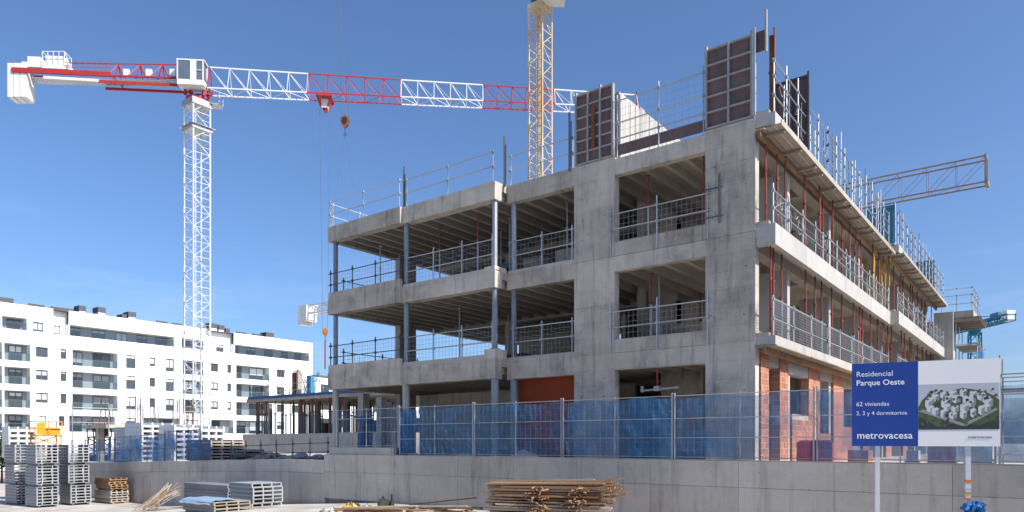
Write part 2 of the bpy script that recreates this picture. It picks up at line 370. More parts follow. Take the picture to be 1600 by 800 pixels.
# ------------------------------------------------------------------ the concrete building
ZT = [TZ, 5.40, 8.57, 11.77]; ZBOT = [None, 4.68, 7.95, 11.12]
B = thing('concrete_building', 'unfinished three storey grey concrete building frame with open floors', 'building', (-9, 8, TZ))
YB = 12.0                                            # back of the left wing
YE = 34.2                                            # far end of the right wing
for i in (1, 2, 3):
    t, b = ZT[i], ZBOT[i]
    up = 0.33 if i < 3 else 0.0
    # edge beams along the front
    part('edge_beam', MB().box(-18.38, -13.85, -0.84, -0.46, b, t), 'concrete', B)
    part('edge_beam', MB().box(-13.85, -9.1, -0.70, -0.30, b + .004, t - .003), 'concrete', B)
    part('edge_beam', MB().box(-9.1, -6.18, 0.012, 0.32, b + .003, t - .004), 'concrete', B)
    if i < 3:
        part('upstand', MB().box(-18.36, -13.87, -0.825, -0.68, t, t + up), 'concrete', B)
        part('upstand', MB().box(-13.83, -9.13, -0.688, -0.54, t - .003, t + (0.10 if i == 2 else 0.16)), 'concrete_light', B)
        part('upstand', MB().box(-9.08, -6.2, 0.02, 0.17, t - .004, t + 0.07), 'concrete_light', B)
        part('corner_block', MB().box(-9.6, -9.11, -0.696, 0.0, t - .002, t + (0.34 if i == 1 else 0.16)), 'concrete', B)
    # floor plates
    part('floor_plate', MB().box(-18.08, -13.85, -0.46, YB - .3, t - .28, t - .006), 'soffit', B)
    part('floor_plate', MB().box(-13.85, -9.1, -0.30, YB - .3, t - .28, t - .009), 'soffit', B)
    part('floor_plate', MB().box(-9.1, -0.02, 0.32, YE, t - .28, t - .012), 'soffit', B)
    # deep beams left, back and across
    part('edge_beam', MB().box(-18.38, -18.08, -0.46, YB, b + .006, t - .008), 'concrete', B)
    part('edge_beam', MB().box(-18.08, -9.1, YB - .3, YB, b + .008, t - .01), 'concrete', B)
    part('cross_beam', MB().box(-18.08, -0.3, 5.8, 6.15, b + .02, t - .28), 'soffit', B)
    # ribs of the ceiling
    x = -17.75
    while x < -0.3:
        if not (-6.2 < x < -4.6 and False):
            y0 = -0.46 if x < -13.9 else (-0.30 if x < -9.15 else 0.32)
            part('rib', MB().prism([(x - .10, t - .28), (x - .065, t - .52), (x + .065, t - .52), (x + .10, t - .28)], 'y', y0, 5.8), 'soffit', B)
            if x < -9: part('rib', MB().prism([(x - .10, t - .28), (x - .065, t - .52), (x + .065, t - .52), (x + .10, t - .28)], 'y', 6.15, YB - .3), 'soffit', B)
        x += 0.70
# front piers, storey by storey, with the bands between them
for i in (1, 2, 3):
    z0 = TZ - 0.3 if i == 1 else ZT[i - 1] - 0.10
    z1 = ZT[i] - 0.10
    for a, b in ((-6.18, -4.62), (-1.50, 0.0)):
        top = z1 if i < 3 else ZT[3] - 0.02
        zm_ = z0 + (top - z0) * .52
        part('wall_pier', MB().box(a, b, 0.0, 0.32, z0 + .006, zm_ - .004), 'concrete', B)
        part('wall_pier', MB().box(a, b, U(-.003, .003), 0.32, zm_ + .003, top - .006), 'concrete', B)
        part('pour_joint', MB().box(a + .004, b - .004, 0.006, 0.31, zm_ - .006, zm_ + .005), 'concrete_wall', B)
        part('pour_joint', MB().box(a + .01, b - .01, 0.012, 0.31, z0 - .006, z0 + .006), 'concrete_wall', B)
    zb = ZBOT[i] + (0.03 if i != 1 else 0.07)
    zt = {1: 5.74, 2: 8.94, 3: 11.76}[i]
    part('spandrel', MB().box(-4.62, -1.50, 0.006, 0.30, zb, min(zt, ZT[i] - .10) - .005), 'concrete', B)
    if i < 3: part('spandrel', MB().box(-4.615, -1.505, 0.010, 0.28, ZT[i] - .10 + .005, zt), 'concrete', B)
th_ = MB()
for a in (-6.18, -1.50):
    for z in [2.4, 3.0, 3.9, 4.5, 6.1, 6.8, 7.5, 9.2, 9.9, 10.6]:
        for q in (.3, 1.2): th_.tube((a + q + U(-.05, .05), -.006, z), (a + q, .01, z), .013, 6)
part('tie_hole', th_, 'black_paint', B, kind='stuff')
# right side: cantilevered balcony strips, in two runs with a step
for i in (1, 2, 3):
    t, b = ZT[i], ZBOT[i]
    for (ya, yb, xo) in ((0.03, 17.4, 0.56), (17.4, YE, 0.92)):
        th = {1: 0.20, 2: 0.30, 3: 0.30}[i]
        part('balcony_slab', MB().box(-0.02, xo - .18, ya, yb, t - th, t - .004), 'concrete_light', B)
        eb, et = {1: (t - .24, t + .02), 2: (t - .56, t + .05), 3: (t - .34, t + .02)}[i]
        n = max(1, round((yb - ya) / 5.8))
        for k in range(n):
            y0, y1 = ya + (yb - ya) * k / n, ya + (yb - ya) * (k + 1) / n
            part('slab_edge', MB().box(xo - .18, xo + U(-.006, .006), y0 + .006, y1 - .006, eb, et), 'concrete_light', B)
        part('slab_end', MB().box(0.02, xo - .18, ya + .002, ya + .16, eb + .004, et + .1), 'concrete', B)
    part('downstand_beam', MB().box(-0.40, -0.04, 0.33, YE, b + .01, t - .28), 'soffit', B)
# blade columns along the right side
YC = [3.25, 8.5, 13.6, 18.8, 23.8, 28.8, 33.7]
for i in range(3):
    for y in YC:
        part('column', MB().box(-1.15, -0.06, y, y + .28, ZT[i] - .01, ZBOT[i + 1] + .01 if i else 4.7), 'concrete_light', B)
        if i: part('column', MB().box(-5.6, -5.25, y + .2, y + .75, ZT[i] - .01, ZT[i + 1] - .28), 'concrete', B)
# interior columns of the left wing and a back wall inside the right wing
for i in range(3):
    for (x, y, wx, wy) in ((-18.33, 3.1, .34, 1.05), (-13.6, 5.6, .35, .5), (-9.4, 5.6, .35, .5), (-13.6, 11.65, .35, .34), (-18.3, 11.6, .3, .4), (-9.4, 11.65, .35, .34), (-5.4, 5.6, .4, .5)):
        part('column', MB().box(x, x + wx, y, y + wy, ZT[i] - .02, ZBOT[i + 1] + .02), 'concrete', B)
    part('core_wall', MB().box(-8.9, -8.65, 8.2, 20, ZT[i] - .01, ZT[i + 1] - .28), 'concrete', B)
    part('core_wall', MB().box(-8.65, -3.0, 9.3, 9.5, ZT[i] - .01, ZT[i + 1] - .28), 'concrete', B)
# round steel columns under the balcony edges
def rcol(x, y, z0, z1, r, m):
    part('tube_column', MB().tube((x, y, z0), (x, y, z1), r, 12).box(x - r * 1.3, x + r * 1.3, y - r * 1.3, y + r * 1.3, z0, z0 + .03).box(x - r * 1.3, x + r * 1.3, y - r * 1.3, y + r * 1.3, z1 - .03, z1), m, B, smooth=False)
for i in range(3):
    z0, z1 = ZT[i], ZBOT[i + 1]
    r = 0.10 if i else 0.14
    rcol(-18.12, -0.62, z0 + (0.0 if i else 0), z1, r, 'col_steel' if i else 'concrete_light')
    rcol(-13.80, -0.52 if i else -0.55, z0, z1, r + .005, 'col_steel' if i else 'concrete_light')
    rcol(-9.24, -0.52, z0 + (.34 if i == 1 else 0), z1, r, 'galv' if i == 2 else 'col_steel')
    rcol(-8.92, 0.20, z0, z1, r, 'galv' if i == 2 else 'col_steel')
# ground floor: columns beyond, terracotta wall in the bay, slab edge
for (px, y) in ((563, 2.0), (592, 4.5), (600, 7.5)):
    x = ony(px, y)[0]; part('column', MB().box(x - .2, x + .2, y, y + .4, TZ, 4.72), 'concrete', B)
part('infill_wall', MB().box(-8.98, -6.25, 0.55, 0.7, TZ, 5.1), 'terracotta', B, 'dark orange clay wall filling the ground floor bay')
part('infill_wall', MB().box(-18.2, -6.3, 4.6, 4.8, TZ, 4.7), 'concrete', B)
part('infill_wall', MB().box(-14.6, -9.0, 8.0, 8.2, ZT[1], ZT[1] + 2.2), 'concrete', B)
part('infill_wall', MB().box(-4.5, -2.9, 3.2, 3.4, TZ, 5.1), 'concrete', B)
part('infill_wall', MB().box(-6.0, -0.4, 6.5, 6.7, TZ, 5.1), 'concrete', B)
# brick piers at the ground floor of the right side
bl, bh, bd = 0.30, 0.19, 0.28
brick_me = MB().box(0, bl - .012, 0, 0, 0, 0)
def brickmesh(l): return MB().box(-bd, 0, 0, l - .020, 0, bh - .020).mesh('brick', 'brick_red')
BM = {0.30: brickmesh(0.30), 0.15: brickmesh(0.15), 0.40: brickmesh(0.40)}
def brickwork(y0, y1, z0, z1):
    part('mortar_core', MB().box(-bd + .006, -0.008, y0 + .004, y1 - .018, z0, z1), 'mortar', B)
    n = int((z1 - z0) / bh)
    for c in range(n):
        y = y0; z = z0 + c * bh
        if c % 2: 
            piece('brick', BM[0.15], B, (U(-.004, .004), y, z)); y += .15
        while y < y1 - .05:
            l = 0.30 if y1 - y >= 0.29 else 0.15
            if y1 - y < 0.14: break
            piece('brick', BM[l], B, (U(-.004, .004), y, z)); y += l
brickwork(0.50, 1.25, TZ, 5.08)
brickwork(2.30, 3.20, TZ, 5.08)
brickwork(3.60, 5.55, TZ, 3.30)
brickwork(5.55, 7.05, TZ, 5.08)
for a, b_, z in ((7.05, 8.4, 2.7), (9.0, 10.6, 5.1), (10.6, 13.2, 3.0), (14.2, 15.6, 5.1), (19.5, 21, 5.1), (24.5, 26, 5.1)):
    part('brick_panel', MB().box(-.28, -.002, a, b_, TZ, z), 'brick_red', B)
part('lintel', MB().box(-.3, -.01, 3.22, 5.5, 4.6, 4.95), 'concrete_light', B)
part('inner_wall', MB().box(-2.6, -2.4, 3.3, 33, TZ, 5.1), 'concrete', B)
# upper floors: inner partition seen dark between the columns
for i in (1, 2):
    part('inner_wall', MB().box(-5.2, -5.0, 3.6, 33, ZT[i], ZT[i + 1] - .28), 'concrete', B)
# end of the right wing: taller stair block with its own balcony
part('end_wall', MB().box(0.3, 1.4, YE + .05, YE + .35, TZ, 11.0), 'concrete_light', B)
part('end_wall', MB().box(-6, 1.0, YE + .4, YE + 5.5, TZ, 10.5), 'concrete', B)
part('end_balcony', MB().box(0.6, 2.5, YE + .5, YE + 5.4, 10.62, 11.05), 'concrete_light', B)
part('end_balcony', MB().box(1.0, 2.0, YE + .5, YE + 4.4, 7.3, 7.8), 'concrete_light', B)
bm_ = MB()
for k in range(6): bm_.box(0.9, 2.85, YE + .45 + k * .85, YE + .6 + k * .85, 10.35, 10.60)
part('timber_joist', bm_, 'timber_grey', B, kind='stuff')
part('formwork_deck', MB().box(0.8, 2.9, YE + .4, YE + 5.5, 10.60, 10.62), 'timber', B)

t = thing('scaffold_tower', 'tall scaffold bay with teal netting at the far end of the right wing', 'scaffold', (2.0, YE + 1, TZ))
for x in (1.5, 2.7):
    for y_ in (YE + .6, YE + 2.6, YE + 4.6): part('standard', MB().tube((x, y_, TZ), (x, y_, 10.3 if x < 2 else 9.2), .035, 6), 'galv', t)
for z in (3.4, 5.2, 7.0, 8.8):
    for x in (1.5, 2.7): part('ledger', MB().tube((x, YE + .4, z), (x, YE + 4.8, z), .03, 6), 'galv', t)
    for y_ in (YE + .6, YE + 2.6, YE + 4.6): part('ledger', MB().tube((1.3, y_, z + .05), (2.9, y_, z + .05), .03, 6), 'galv', t)
    part('deck', MB().box(1.52, 2.68, YE + .5, YE + 4.7, z - .08, z - .03), 'timber_grey', t)
part('netting', sheet(lambda u, v: (2.78 + .08 * N3(u * 5, v * 5), YE + .6 + 4 * u, 4 + 4.6 * v), 14, 14), 'net_blue_dense', t, smooth=True)
# ------------------------------------------------------------------ timber edge shuttering along the right side of the roof slab
y = -0.12
k = 0
while y < 33:
    L_ = 4.1
    y1 = min(y + L_, YE); xo = 0.56 if y < 17.2 else 0.92
    if y < 17.2 and y1 > 17.4: y1 = 17.36
    t = thing('edge_shuttering', 'timber shuttering platform under the right roof slab edge', 'formwork', (xo, y, 11.0), 'shuttering platforms under the roof slab edge')
    z = 11.30
    part('plank', MB().box(xo - .50, xo - .26, y, y1 - .03, z, z + .035), 'timber_grey', t)
    part('plank', MB().box(xo - .24, xo - .02, y + .05, y1 - .05, z, z + .035), 'timber_grey', t)
    part('plank', MB().box(xo + .0, xo + .20, y, y1 - .02, z + .004, z + .04), 'timber_grey', t)
    part('edge_board', MB().box(xo + .20, xo + .225, y, y1 - .02, z - .02, z + .13), 'timber_grey', t)
    part('timber_beam', MB().box(xo - .46, xo - .36, y - .02, y1, z - .20, z - .002), 'timber', t)
    for q in range(3):
        yy = y + .4 + q * (y1 - y - .8) / 2
        part('bracket', MB().box(xo - .5, xo + .18, yy - .04, yy + .04, z - .10, z - .003), 'timber_grey', t)
    y = y1; k += 1
y = 0.0
while y < 13:
    y1 = y + 3.6
    t = thing('edge_shuttering', 'timber shuttering tray under the first floor slab edge above the brick piers', 'formwork', (0.5, y, 5.0), 'shuttering trays under the first floor edge')
    part('plank', MB().box(-.02, .26, y, y1 - .03, 5.115, 5.15), 'timber_grey', t)
    part('plank', MB().box(.28, .60, y + .03, y1 - .05, 5.115, 5.15), 'timber_grey', t)
    part('timber_beam', MB().box(.2, .3, y, y1 - .02, 4.93, 5.112), 'timber', t)
    y = y1
# toe board along the front roof edge and the formwork standing on the roof
solo('toe_board', MB().box(-4.58, -1.52, 0.03, 0.06, 11.765, 12.12), 'plywood', 'dark plywood toe board along the roof edge between two formwork panels', 'board')
def formwork(label, x0, x1, y, z0, z1, ncol, nrow, extra=None, dark=False):
    t = thing('wall_shutter', label, 'formwork', ((x0 + x1) / 2, y, z0))
    cw, rh = (x1 - x0) / ncol, (z1 - z0) / nrow
    for c in range(ncol):
        for r in range(nrow):
            part('board', MB().box(x0 + c * cw + .005, x0 + (c + 1) * cw - .005, y - .02, y + .01, z0 + r * rh + .005, z0 + (r + 1) * rh - .005), 'plywood', t)
    for c in range(ncol + 1): part('stud', MB().box(x0 + c * cw - .028, x0 + c * cw + .028, y - .11, y + .02, z0, z1 + (.12 if c % 2 == 0 else .03)), 'form_frame' if not dark else 'steel_dark', t)
    for r in range(nrow + 1): part('waler', MB().box(x0 - .03, x1 + .03, y - .085, y + .015, z0 + r * rh - .026, z0 + r * rh + .026), 'form_frame' if not dark else 'steel_dark', t)
    if extra: extra(t)
    return t
formwork('brown plywood formwork panel with grey frame beside the concrete stair wall on the roof', -6.1, -4.68, 0.06, 11.80, 14.15, 3, 6,
         lambda t: part('steel_channel', MB().box(-5.45, -5.33, -0.08, -0.04, 12.2, 13.6), 'rust', t))
def ex2(t):
    part('board', MB().box(-0.02, .30, 0.03, 0.06, 13.62, 14.2), 'plywood', t)
    part('stud', MB().box(-.06, .03, -.09, .0, 11.8, 14.3), 'alu', t)
    part('stud', MB().box(.28, .33, -.03, .07, 13.55, 14.75), 'form_frame', t)
formwork('tall brown plywood formwork panel above the right corner pier of the building', -1.47, -0.1, 0.06, 11.80, 14.15, 2, 5, ex2)
formwork('dark plywood formwork panel behind the roof edge railing', ony(1212, 3.4)[0], ony(1264, 3.4)[0], 3.4, 11.80, 14.15, 2, 2, None, True)
solo('formwork_post', MB().box(.32, .42, .25, .35, 11.8, 14.1).box(.44, .47, .25, .35, 11.8, 14.3).box(.3, .5, .24, .36, 13.0, 13.06), 'rust', 'rusty upright steel post at the right roof corner', 'post')
# stair wall on the roof (facing right, in the sun), formed with vertical boards
t = thing('stair_wall', 'pale concrete stair wall standing on the roof behind a formwork panel', 'wall', (-4.7, 2, 11.8))
part('core', MB().box(-5.0, -4.66, 0.4, 6.0, 11.76, 14.05), 'concrete_light', t)
yy = 0.4
while yy < 5.9:
    part('board_mark', MB().box(-4.66, -4.63 + U(0, .02), yy + .012, yy + .33, 11.78, 14.0 + U(-.06, .06)), 'concrete_light', t); yy += .35
# blue formwork further back on the roof edge
for px, w, z1, lab in ((1386, 1.3, 13.9, 'blue steel formwork panel on the roof edge under the tip of the rusty jib'), (1450, 1.6, 14.0, 'blue steel formwork panel towards the far end of the roof')):
    yy = onx(px, 0.3)[0]
    t = thing('wall_shutter', lab, 'formwork', (0.3, yy, 11.8))
    for k in range(3):
        part('sheet', MB().box(-.6 + k * .42, -.2 + k * .42, yy, yy + .06, 11.8, z1), 'panel_blue', t)
    for k in range(4): part('rib', MB().box(-.62, .67, yy - .05, yy, 11.95 + k * (z1 - 12.1) / 3, 12.03 + k * (z1 - 12.1) / 3), 'panel_blue', t)

# ------------------------------------------------------------------ guardrails on the building
zt = ZT[3]
guardrail((-18.3, -0.77, zt), (-13.95, -0.77, zt), 'two rail guardrail on the left end of the roof edge', spacing=2.2)
guardrail((-13.7, -0.62, zt), (-9.25, -0.62, zt), 'two rail guardrail on the roof above the projecting middle balcony', spacing=2.2)
guardrail((-9.0, 0.10, zt), (-6.3, 0.10, zt), 'two rail guardrail on the roof before the yellow crane mast', spacing=1.4)
guardrail((-18.4, -0.55, zt), (-18.4, 7, zt), 'guardrail along the left side of the roof running away', spacing=1.6)
guardrail((-4.5, -0.02, zt), (-1.55, -0.02, zt), 'roof guardrail with wire net between the two formwork panels', heights=(0.5, 1.05, 1.75), post_h=1.95, spacing=1.5, net=(0.3, 1.7, 0.22, 0.003, 0.06))
for (x, y_, h) in ((-13.85, -0.62, 1.65), (-9.05, -0.2, 1.75), (-6.35, -0.03, 1.9)):
    solo('upright_bar', MB().tube((x, y_, zt - .1), (x, y_, zt + h), .035, 6).tube((x + .07, y_, zt), (x + .07, y_, zt + h - .3), .02, 5), 'steel_dark', 'tall dark starter bar standing on the roof edge', 'bar', 'starter bars on the roof edge')
for i in (1, 2):
    z = ZT[i]; w = ('first', 'second')[i - 1]
    guardrail((-18.3, -0.75, z + .33), (-13.95, -0.75, z + .33), f'guardrail with net on the {w} floor at the left end', heights=(0.35, 0.85), post_h=1.0, spacing=1.5, net=(0.02, .85, .16), pm='steel_dark', rm='steel_dark', below=.3)
    guardrail((-13.7, -0.60, z + .1), (-9.3, -0.60, z + .1), f'guardrail with net on the {w} floor in the middle balcony', heights=(0.5, 1.05), post_h=1.25, spacing=1.45, net=(0.02, 1.05, .17), below=.25)
    guardrail((-8.85, 0.06, z + .07), (-6.3, 0.06, z + .07), f'guardrail with net on the {w} floor in the narrow bay', heights=(0.55, 1.05), post_h=1.2, spacing=1.25, net=(0.02, 1.05, .16), below=.2)
    guardrail((-4.75, -0.03, (5.74, 8.94)[i - 1]), (-1.42, -0.03, (5.74, 8.94)[i - 1]), f'guardrail with net across the {w} floor opening between the piers', heights=(0.4, 0.9), post_h=1.2, spacing=1.65, net=(0.0, .9, .16), below=.45)
    guardrail((-18.35, 0.0, z), (-18.35, 11.5, z), f'guardrail along the open left side of the {w} floor', heights=(0.5, 1.0), spacing=2.3, pm='steel_dark', rm='steel_dark', net=(0.1, 1.0, .3))
    guardrail((-18.0, 11.85, z), (-9.5, 11.85, z), f'guardrail along the back of the {w} floor', heights=(0.5, 1.0), spacing=2.3, pm='steel_dark', rm='steel_dark', net=(0.1, 1.0, .3))
solo('upright_bar', MB().tube((-1.05, -.05, 8.9), (-1.05, -.05, 10.35), .03, 6).bar((-1.5, -.05, 9.95), (-0.95, -.05, 9.95), .03).bar((-1.5, -.05, 9.1), (-0.95, -.05, 9.1), .03), 'steel_dark', 'dark upright clamp bar fixed on the upper part of the corner pier', 'bar')
# right side rails
for (ya, yb, xo, w) in ((0.1, 6.0, .5, 'near'), (6.0, 17.3, .5, 'middle'), (17.5, YE, .86, 'far')):
    wl_ = {'near': 'beside the corner formwork', 'middle': 'between the dark formwork and the slab step', 'far': 'beyond the slab step towards the far end'}[w]
    guardrail((xo, ya, zt), (xo, yb, zt), f'roof edge guardrail on the right side {wl_}', heights=(0.5, 1.05, 1.5), post_h=1.5, spacing=1.25, irregular=.45, loose=10 if w == 'near' else 5)
    guardrail((xo - .02, ya, ZT[2] + .05), (xo - .02, yb, ZT[2] + .05), f'second floor guardrail on the right side {wl_}', heights=(0.45, 0.95), post_h=1.15, spacing=1.5, loose=16, net=(0.05, .95, .28), below=.3)
    guardrail((xo - .02, ya, ZT[1] + .02), (xo - .02, yb, ZT[1] + .02), f'first floor mesh guardrail on the right side {wl_}', heights=(0.5, 1.05), post_h=1.15, spacing=2.0, net=(0.03, 1.08, .08, .003), below=.1)
guardrail((2.45, YE + .6, 11.05), (2.45, YE + 5.3, 11.05), 'guardrail on the separate balcony at the far end', heights=(.5, 1.05, 1.5), spacing=1.2, irregular=.4)
guardrail((0.7, YE + .55, 11.05), (2.4, YE + .55, 11.05), 'short end guardrail on the separate far balcony', heights=(.5, 1.05, 1.5), spacing=1.0)

for k in range(34):
    y_ = .4 + k * .98 + U(-.35, .35); xo = .34 if y_ < 17.3 else .68; h_ = U(1.2, 2.6)
    solo('edge_upright', MB().tube((xo, y_, zt - .02), (xo + U(-.05, .05), y_, zt + h_), .022, 6).box(xo - .05, xo + .05, y_ - .05, y_ + .05, zt - .02, zt + .02), 'galv' if R() < .6 else 'steel_dark', 'loose steel upright along the right roof edge', 'upright', 'loose uprights along the right roof edge')
for i in (1, 2):
    for k in range(16):
        y_ = 1.0 + k * 2.05 + U(-.7, .7); x = U(-1.4, .0); h_ = U(.3, 1.1); m_ = ('timber_grey', 'rust', 'bag', 'steel_dark', 'timber')[k % 5]
        nm_ = ('weathered timber', 'rusty steel', 'pale sacked', 'dark steel', 'brown timber')[k % 5]
        t = thing('stored_bundle', f'{nm_} bundle stored on the {("first", "second")[i-1]} floor along the right side', 'bundle', (x, y_, ZT[i]), f'{nm_} bundles on the {("first", "second")[i-1]} floor')
        for q in range(4): part('bar', MB().bar((x + U(-.1, .1), y_ + q * .12, ZT[i] + .05 + q * .05), (x + U(-.25, .25), y_ + q * .12 + U(.3, .9), ZT[i] + .12 + h_ * R()), .07, .05), m_, t)
        part('block', MB().box(x - .25, x + .2, y_ + .1, y_ + .6, ZT[i], ZT[i] + h_ * .6), m_, t)
    for k in range(14):
        x, y_ = (U(-17.5, -10), U(2, 8)) if k < 6 else (U(-8.5, -6.5), U(1.5, 5)) if k < 9 else (U(-5.5, -1.5), U(2.5, 6)); h_ = U(.5, 1.2)
        m_ = ('rust', 'steel_dark', 'timber', 'brick_red')[k % 4]; nm_ = ('rusty', 'dark', 'brown', 'red brick')[k % 4]
        t = thing('floor_pile', f'{nm_} pile of building material inside the {("first", "second")[i-1]} floor', 'material pile', (x, y_, ZT[i]), f'{nm_} piles inside the {("first", "second")[i-1]} floor')
        for q in range(5): part('item', MB().box(x + U(-.3, .2), x + U(.3, .7), y_ + U(-.2, .1), y_ + U(.3, .6), ZT[i] + q * h_ / 5, ZT[i] + (q + .9) * h_ / 5), m_, t)

# ------------------------------------------------------------------ steel props
def make_prop(name, m_up, m_lo, h, label, group, split=0.62):
    t = thing(name, label, 'prop', (0, 0, 0), group)
    part('outer_tube', MB().tube((0, 0, .01), (0, 0, h * split), .034, 8), m_lo, t)
    part('inner_tube', MB().tube((0, 0, h * split), (0, 0, h - .01), .026, 8), m_up, t)
    part('base_plate', MB().box(-.07, .07, -.07, .07, 0, .01), m_lo, t)
    part('head_plate', MB().box(-.07, .07, -.07, .07, h - .01, h), m_up, t)
    part('collar', MB().tube((0, 0, h * split - .06), (0, 0, h * split + .04), .05, 8).bar((-.1, 0, h * split), (.1, 0, h * split), .02), m_up, t)
    return t
gl = {1: 'red props on the first floor balcony', 2: 'red props on the second floor balcony'}
ll = {1: 'red steel prop on the first floor balcony of the right side', 2: 'red steel prop on the second floor balcony of the right side'}
for i in (1, 2):
    z = ZT[i]; h = (ZT[i + 1] - .30 if i == 2 else ZT[i + 1] - .30) - z - .01
    pr = make_prop('steel_prop', 'red_prop', 'red_prop', h, ll[i], gl[i])
    pr_g = make_prop('steel_prop', 'red_prop', 'galv', h, f'prop with red upper and grey lower tube on the {("first", "second")[i-1]} floor balcony', f'two tone props on the {("first", "second")[i-1]} floor balcony', .5); gfirst = True
    first = True
    ys = [0.75, 1.35, 2.2, 4.3, 5.6, 6.9, 7.7, 9.6, 10.9, 12.2, 13.2, 14.9, 16.2, 17.2, 18.3, 20.2, 21.8, 23.1, 25.0, 26.5, 28.2, 30.0, 31.5, 33.0]
    for k, yv in enumerate(ys):
        xx = .22 + U(-.1, .12)
        yv += U(-.3, .3)
        if k % 3 == 2:
            if gfirst: pr_g.location = (xx, yv, z); gfirst = False
            else: dup(pr_g, (xx, yv, z), U(0, 3))
        elif first: pr.location = (xx, yv, z); first = False
        else: dup(pr, (xx, yv, z), U(0, 3))
        if k % 2 == 0 and k < 16:
            h2 = ZT[i + 1] - .285 - z
            dup(pr, (-1.9 + U(-.3, .3), yv + .5, z), U(0, 3), f'red steel prop standing further inside on the {("first", "second")[i-1]} floor', f'inner red props on the {("first", "second")[i-1]} floor')
# grey-white leaning props among them and props inside the front bays
pr = make_prop('steel_prop', 'galv', 'galv', 3.17 - .61, 'galvanised prop inside the open front bays', 'galvanised props in the front bays')
spots = [(-13.0, 1.6, 1), (-16.5, 2.0, 1), (-15.2, 3.5, 2), (-16.9, 1.0, 2), (-11.5, 2.6, 2), (-10.0, 1.4, 2), (-7.4, 1.2, 2), (-7.0, 2.5, 1), (-12.2, 4.0, 1), (-3.9, 1.5, 1), (-4.2, 2.2, 1)]
for k, (x, y_, i) in enumerate(spots):
    xx = -17.75 + round((x + 17.75) / .7) * .7 ; zz = ZT[i]
    if k == 0: pr.location = (xx, y_, zz)
    else: dup(pr, (xx, y_, zz), U(0, 3))
pr = make_prop('steel_prop', 'red_prop', 'galv', 3.17 - .61, 'prop with red upper tube inside the front bays', 'red topped props in the front bays')
spots = [(-12.9, 0.4, 2), (-10.7, 0.3, 2), (-4.1, .9, 1), (-1.8, .8, 1), (-4.0, 0.7, 2), (-2.6, 3.0, 2), (-3.2, 4.2, 2), (-2.0, 3.6, 2), (-6.6, 3.0, 2), (-7.6, 4.0, 2), (-3.4, 5.0, 1), (-2.4, 4.4, 1)]
for k, (x, y_, i) in enumerate(spots):
    xx = -17.75 + round((x + 17.75) / .7) * .7; zz = ZT[i]
    if k == 0: pr.location = (xx, y_, zz)
    else: dup(pr, (xx, y_, zz), U(0, 3))
# yellow timber beams near the step of the roof slab
for k in range(7):
    yv = 15.2 + k * .55; x = U(-.5, .3)
    solo('yellow_prop', MB().bar((x, yv, 8.6), (x + U(-.1, .1), yv + U(-.1, .1), 11.26), .09), 'yellow_timber', 'yellow timber strut under the roof slab step', 'strut', 'yellow struts under the slab step')
# stored material inside the floors
def block_stack(label, x, y_, z, nx, nz, m, sz=(.5, .5, .22)):
    t = thing('block_stack', label, 'stack', (x, y_, z))
    for a in range(nx):
        for c in range(nz): part('block', MB().box(x + a * (sz[0] + .01), x + a * (sz[0] + .01) + sz[0], y_ + U(-.02, .02), y_ + sz[1], z + c * (sz[2] + .004), z + c * (sz[2] + .004) + sz[2]), m, t)
block_stack('stack of pale blocks on the first floor behind the opening net', -2.5, 2.2, ZT[1], 2, 5, 'bag')
block_stack('stack of light boards on the first floor inside the pier opening', -4.3, 2.6, ZT[1], 2, 5, 'timber_grey')
block_stack('stack of red bricks on the second floor behind the opening net', -2.6, 4.6, ZT[2], 3, 6, 'brick_red')
block_stack('stack of grey blocks on the second floor in the narrow bay', -8.3, 2.0, ZT[2], 2, 5, 'concrete')
block_stack('stack of grey panels on the second floor in the middle balcony', -10.6, 3.0, ZT[2], 2, 6, 'concrete')
# pipe bracket hanging in the ground floor opening
xh, zh = ony(1027, 0.9, 608)
t = thing('hanging_pipe', 'white pipe bracket hanging in the ground floor opening between the piers', 'pipe', (xh, .9, zh))
part('hanger', MB().tube((xh, .9, zh), (xh, .9, 5.11), .025, 6), 'barrier_red', t)
part('cross_pipe', MB().tube((xh - .6, .9, zh - .03), (xh + .75, .9, zh + .03), .035, 6), 'bag', t)
part('junction', MB().box(xh - .09, xh + .09, .82, .98, zh - .06, zh + .1), 'bag', t)
part('stub', MB().tube((xh - .55, .9, zh - .08), (xh - .55, .9, zh + .12), .05, 6), 'bag', t)

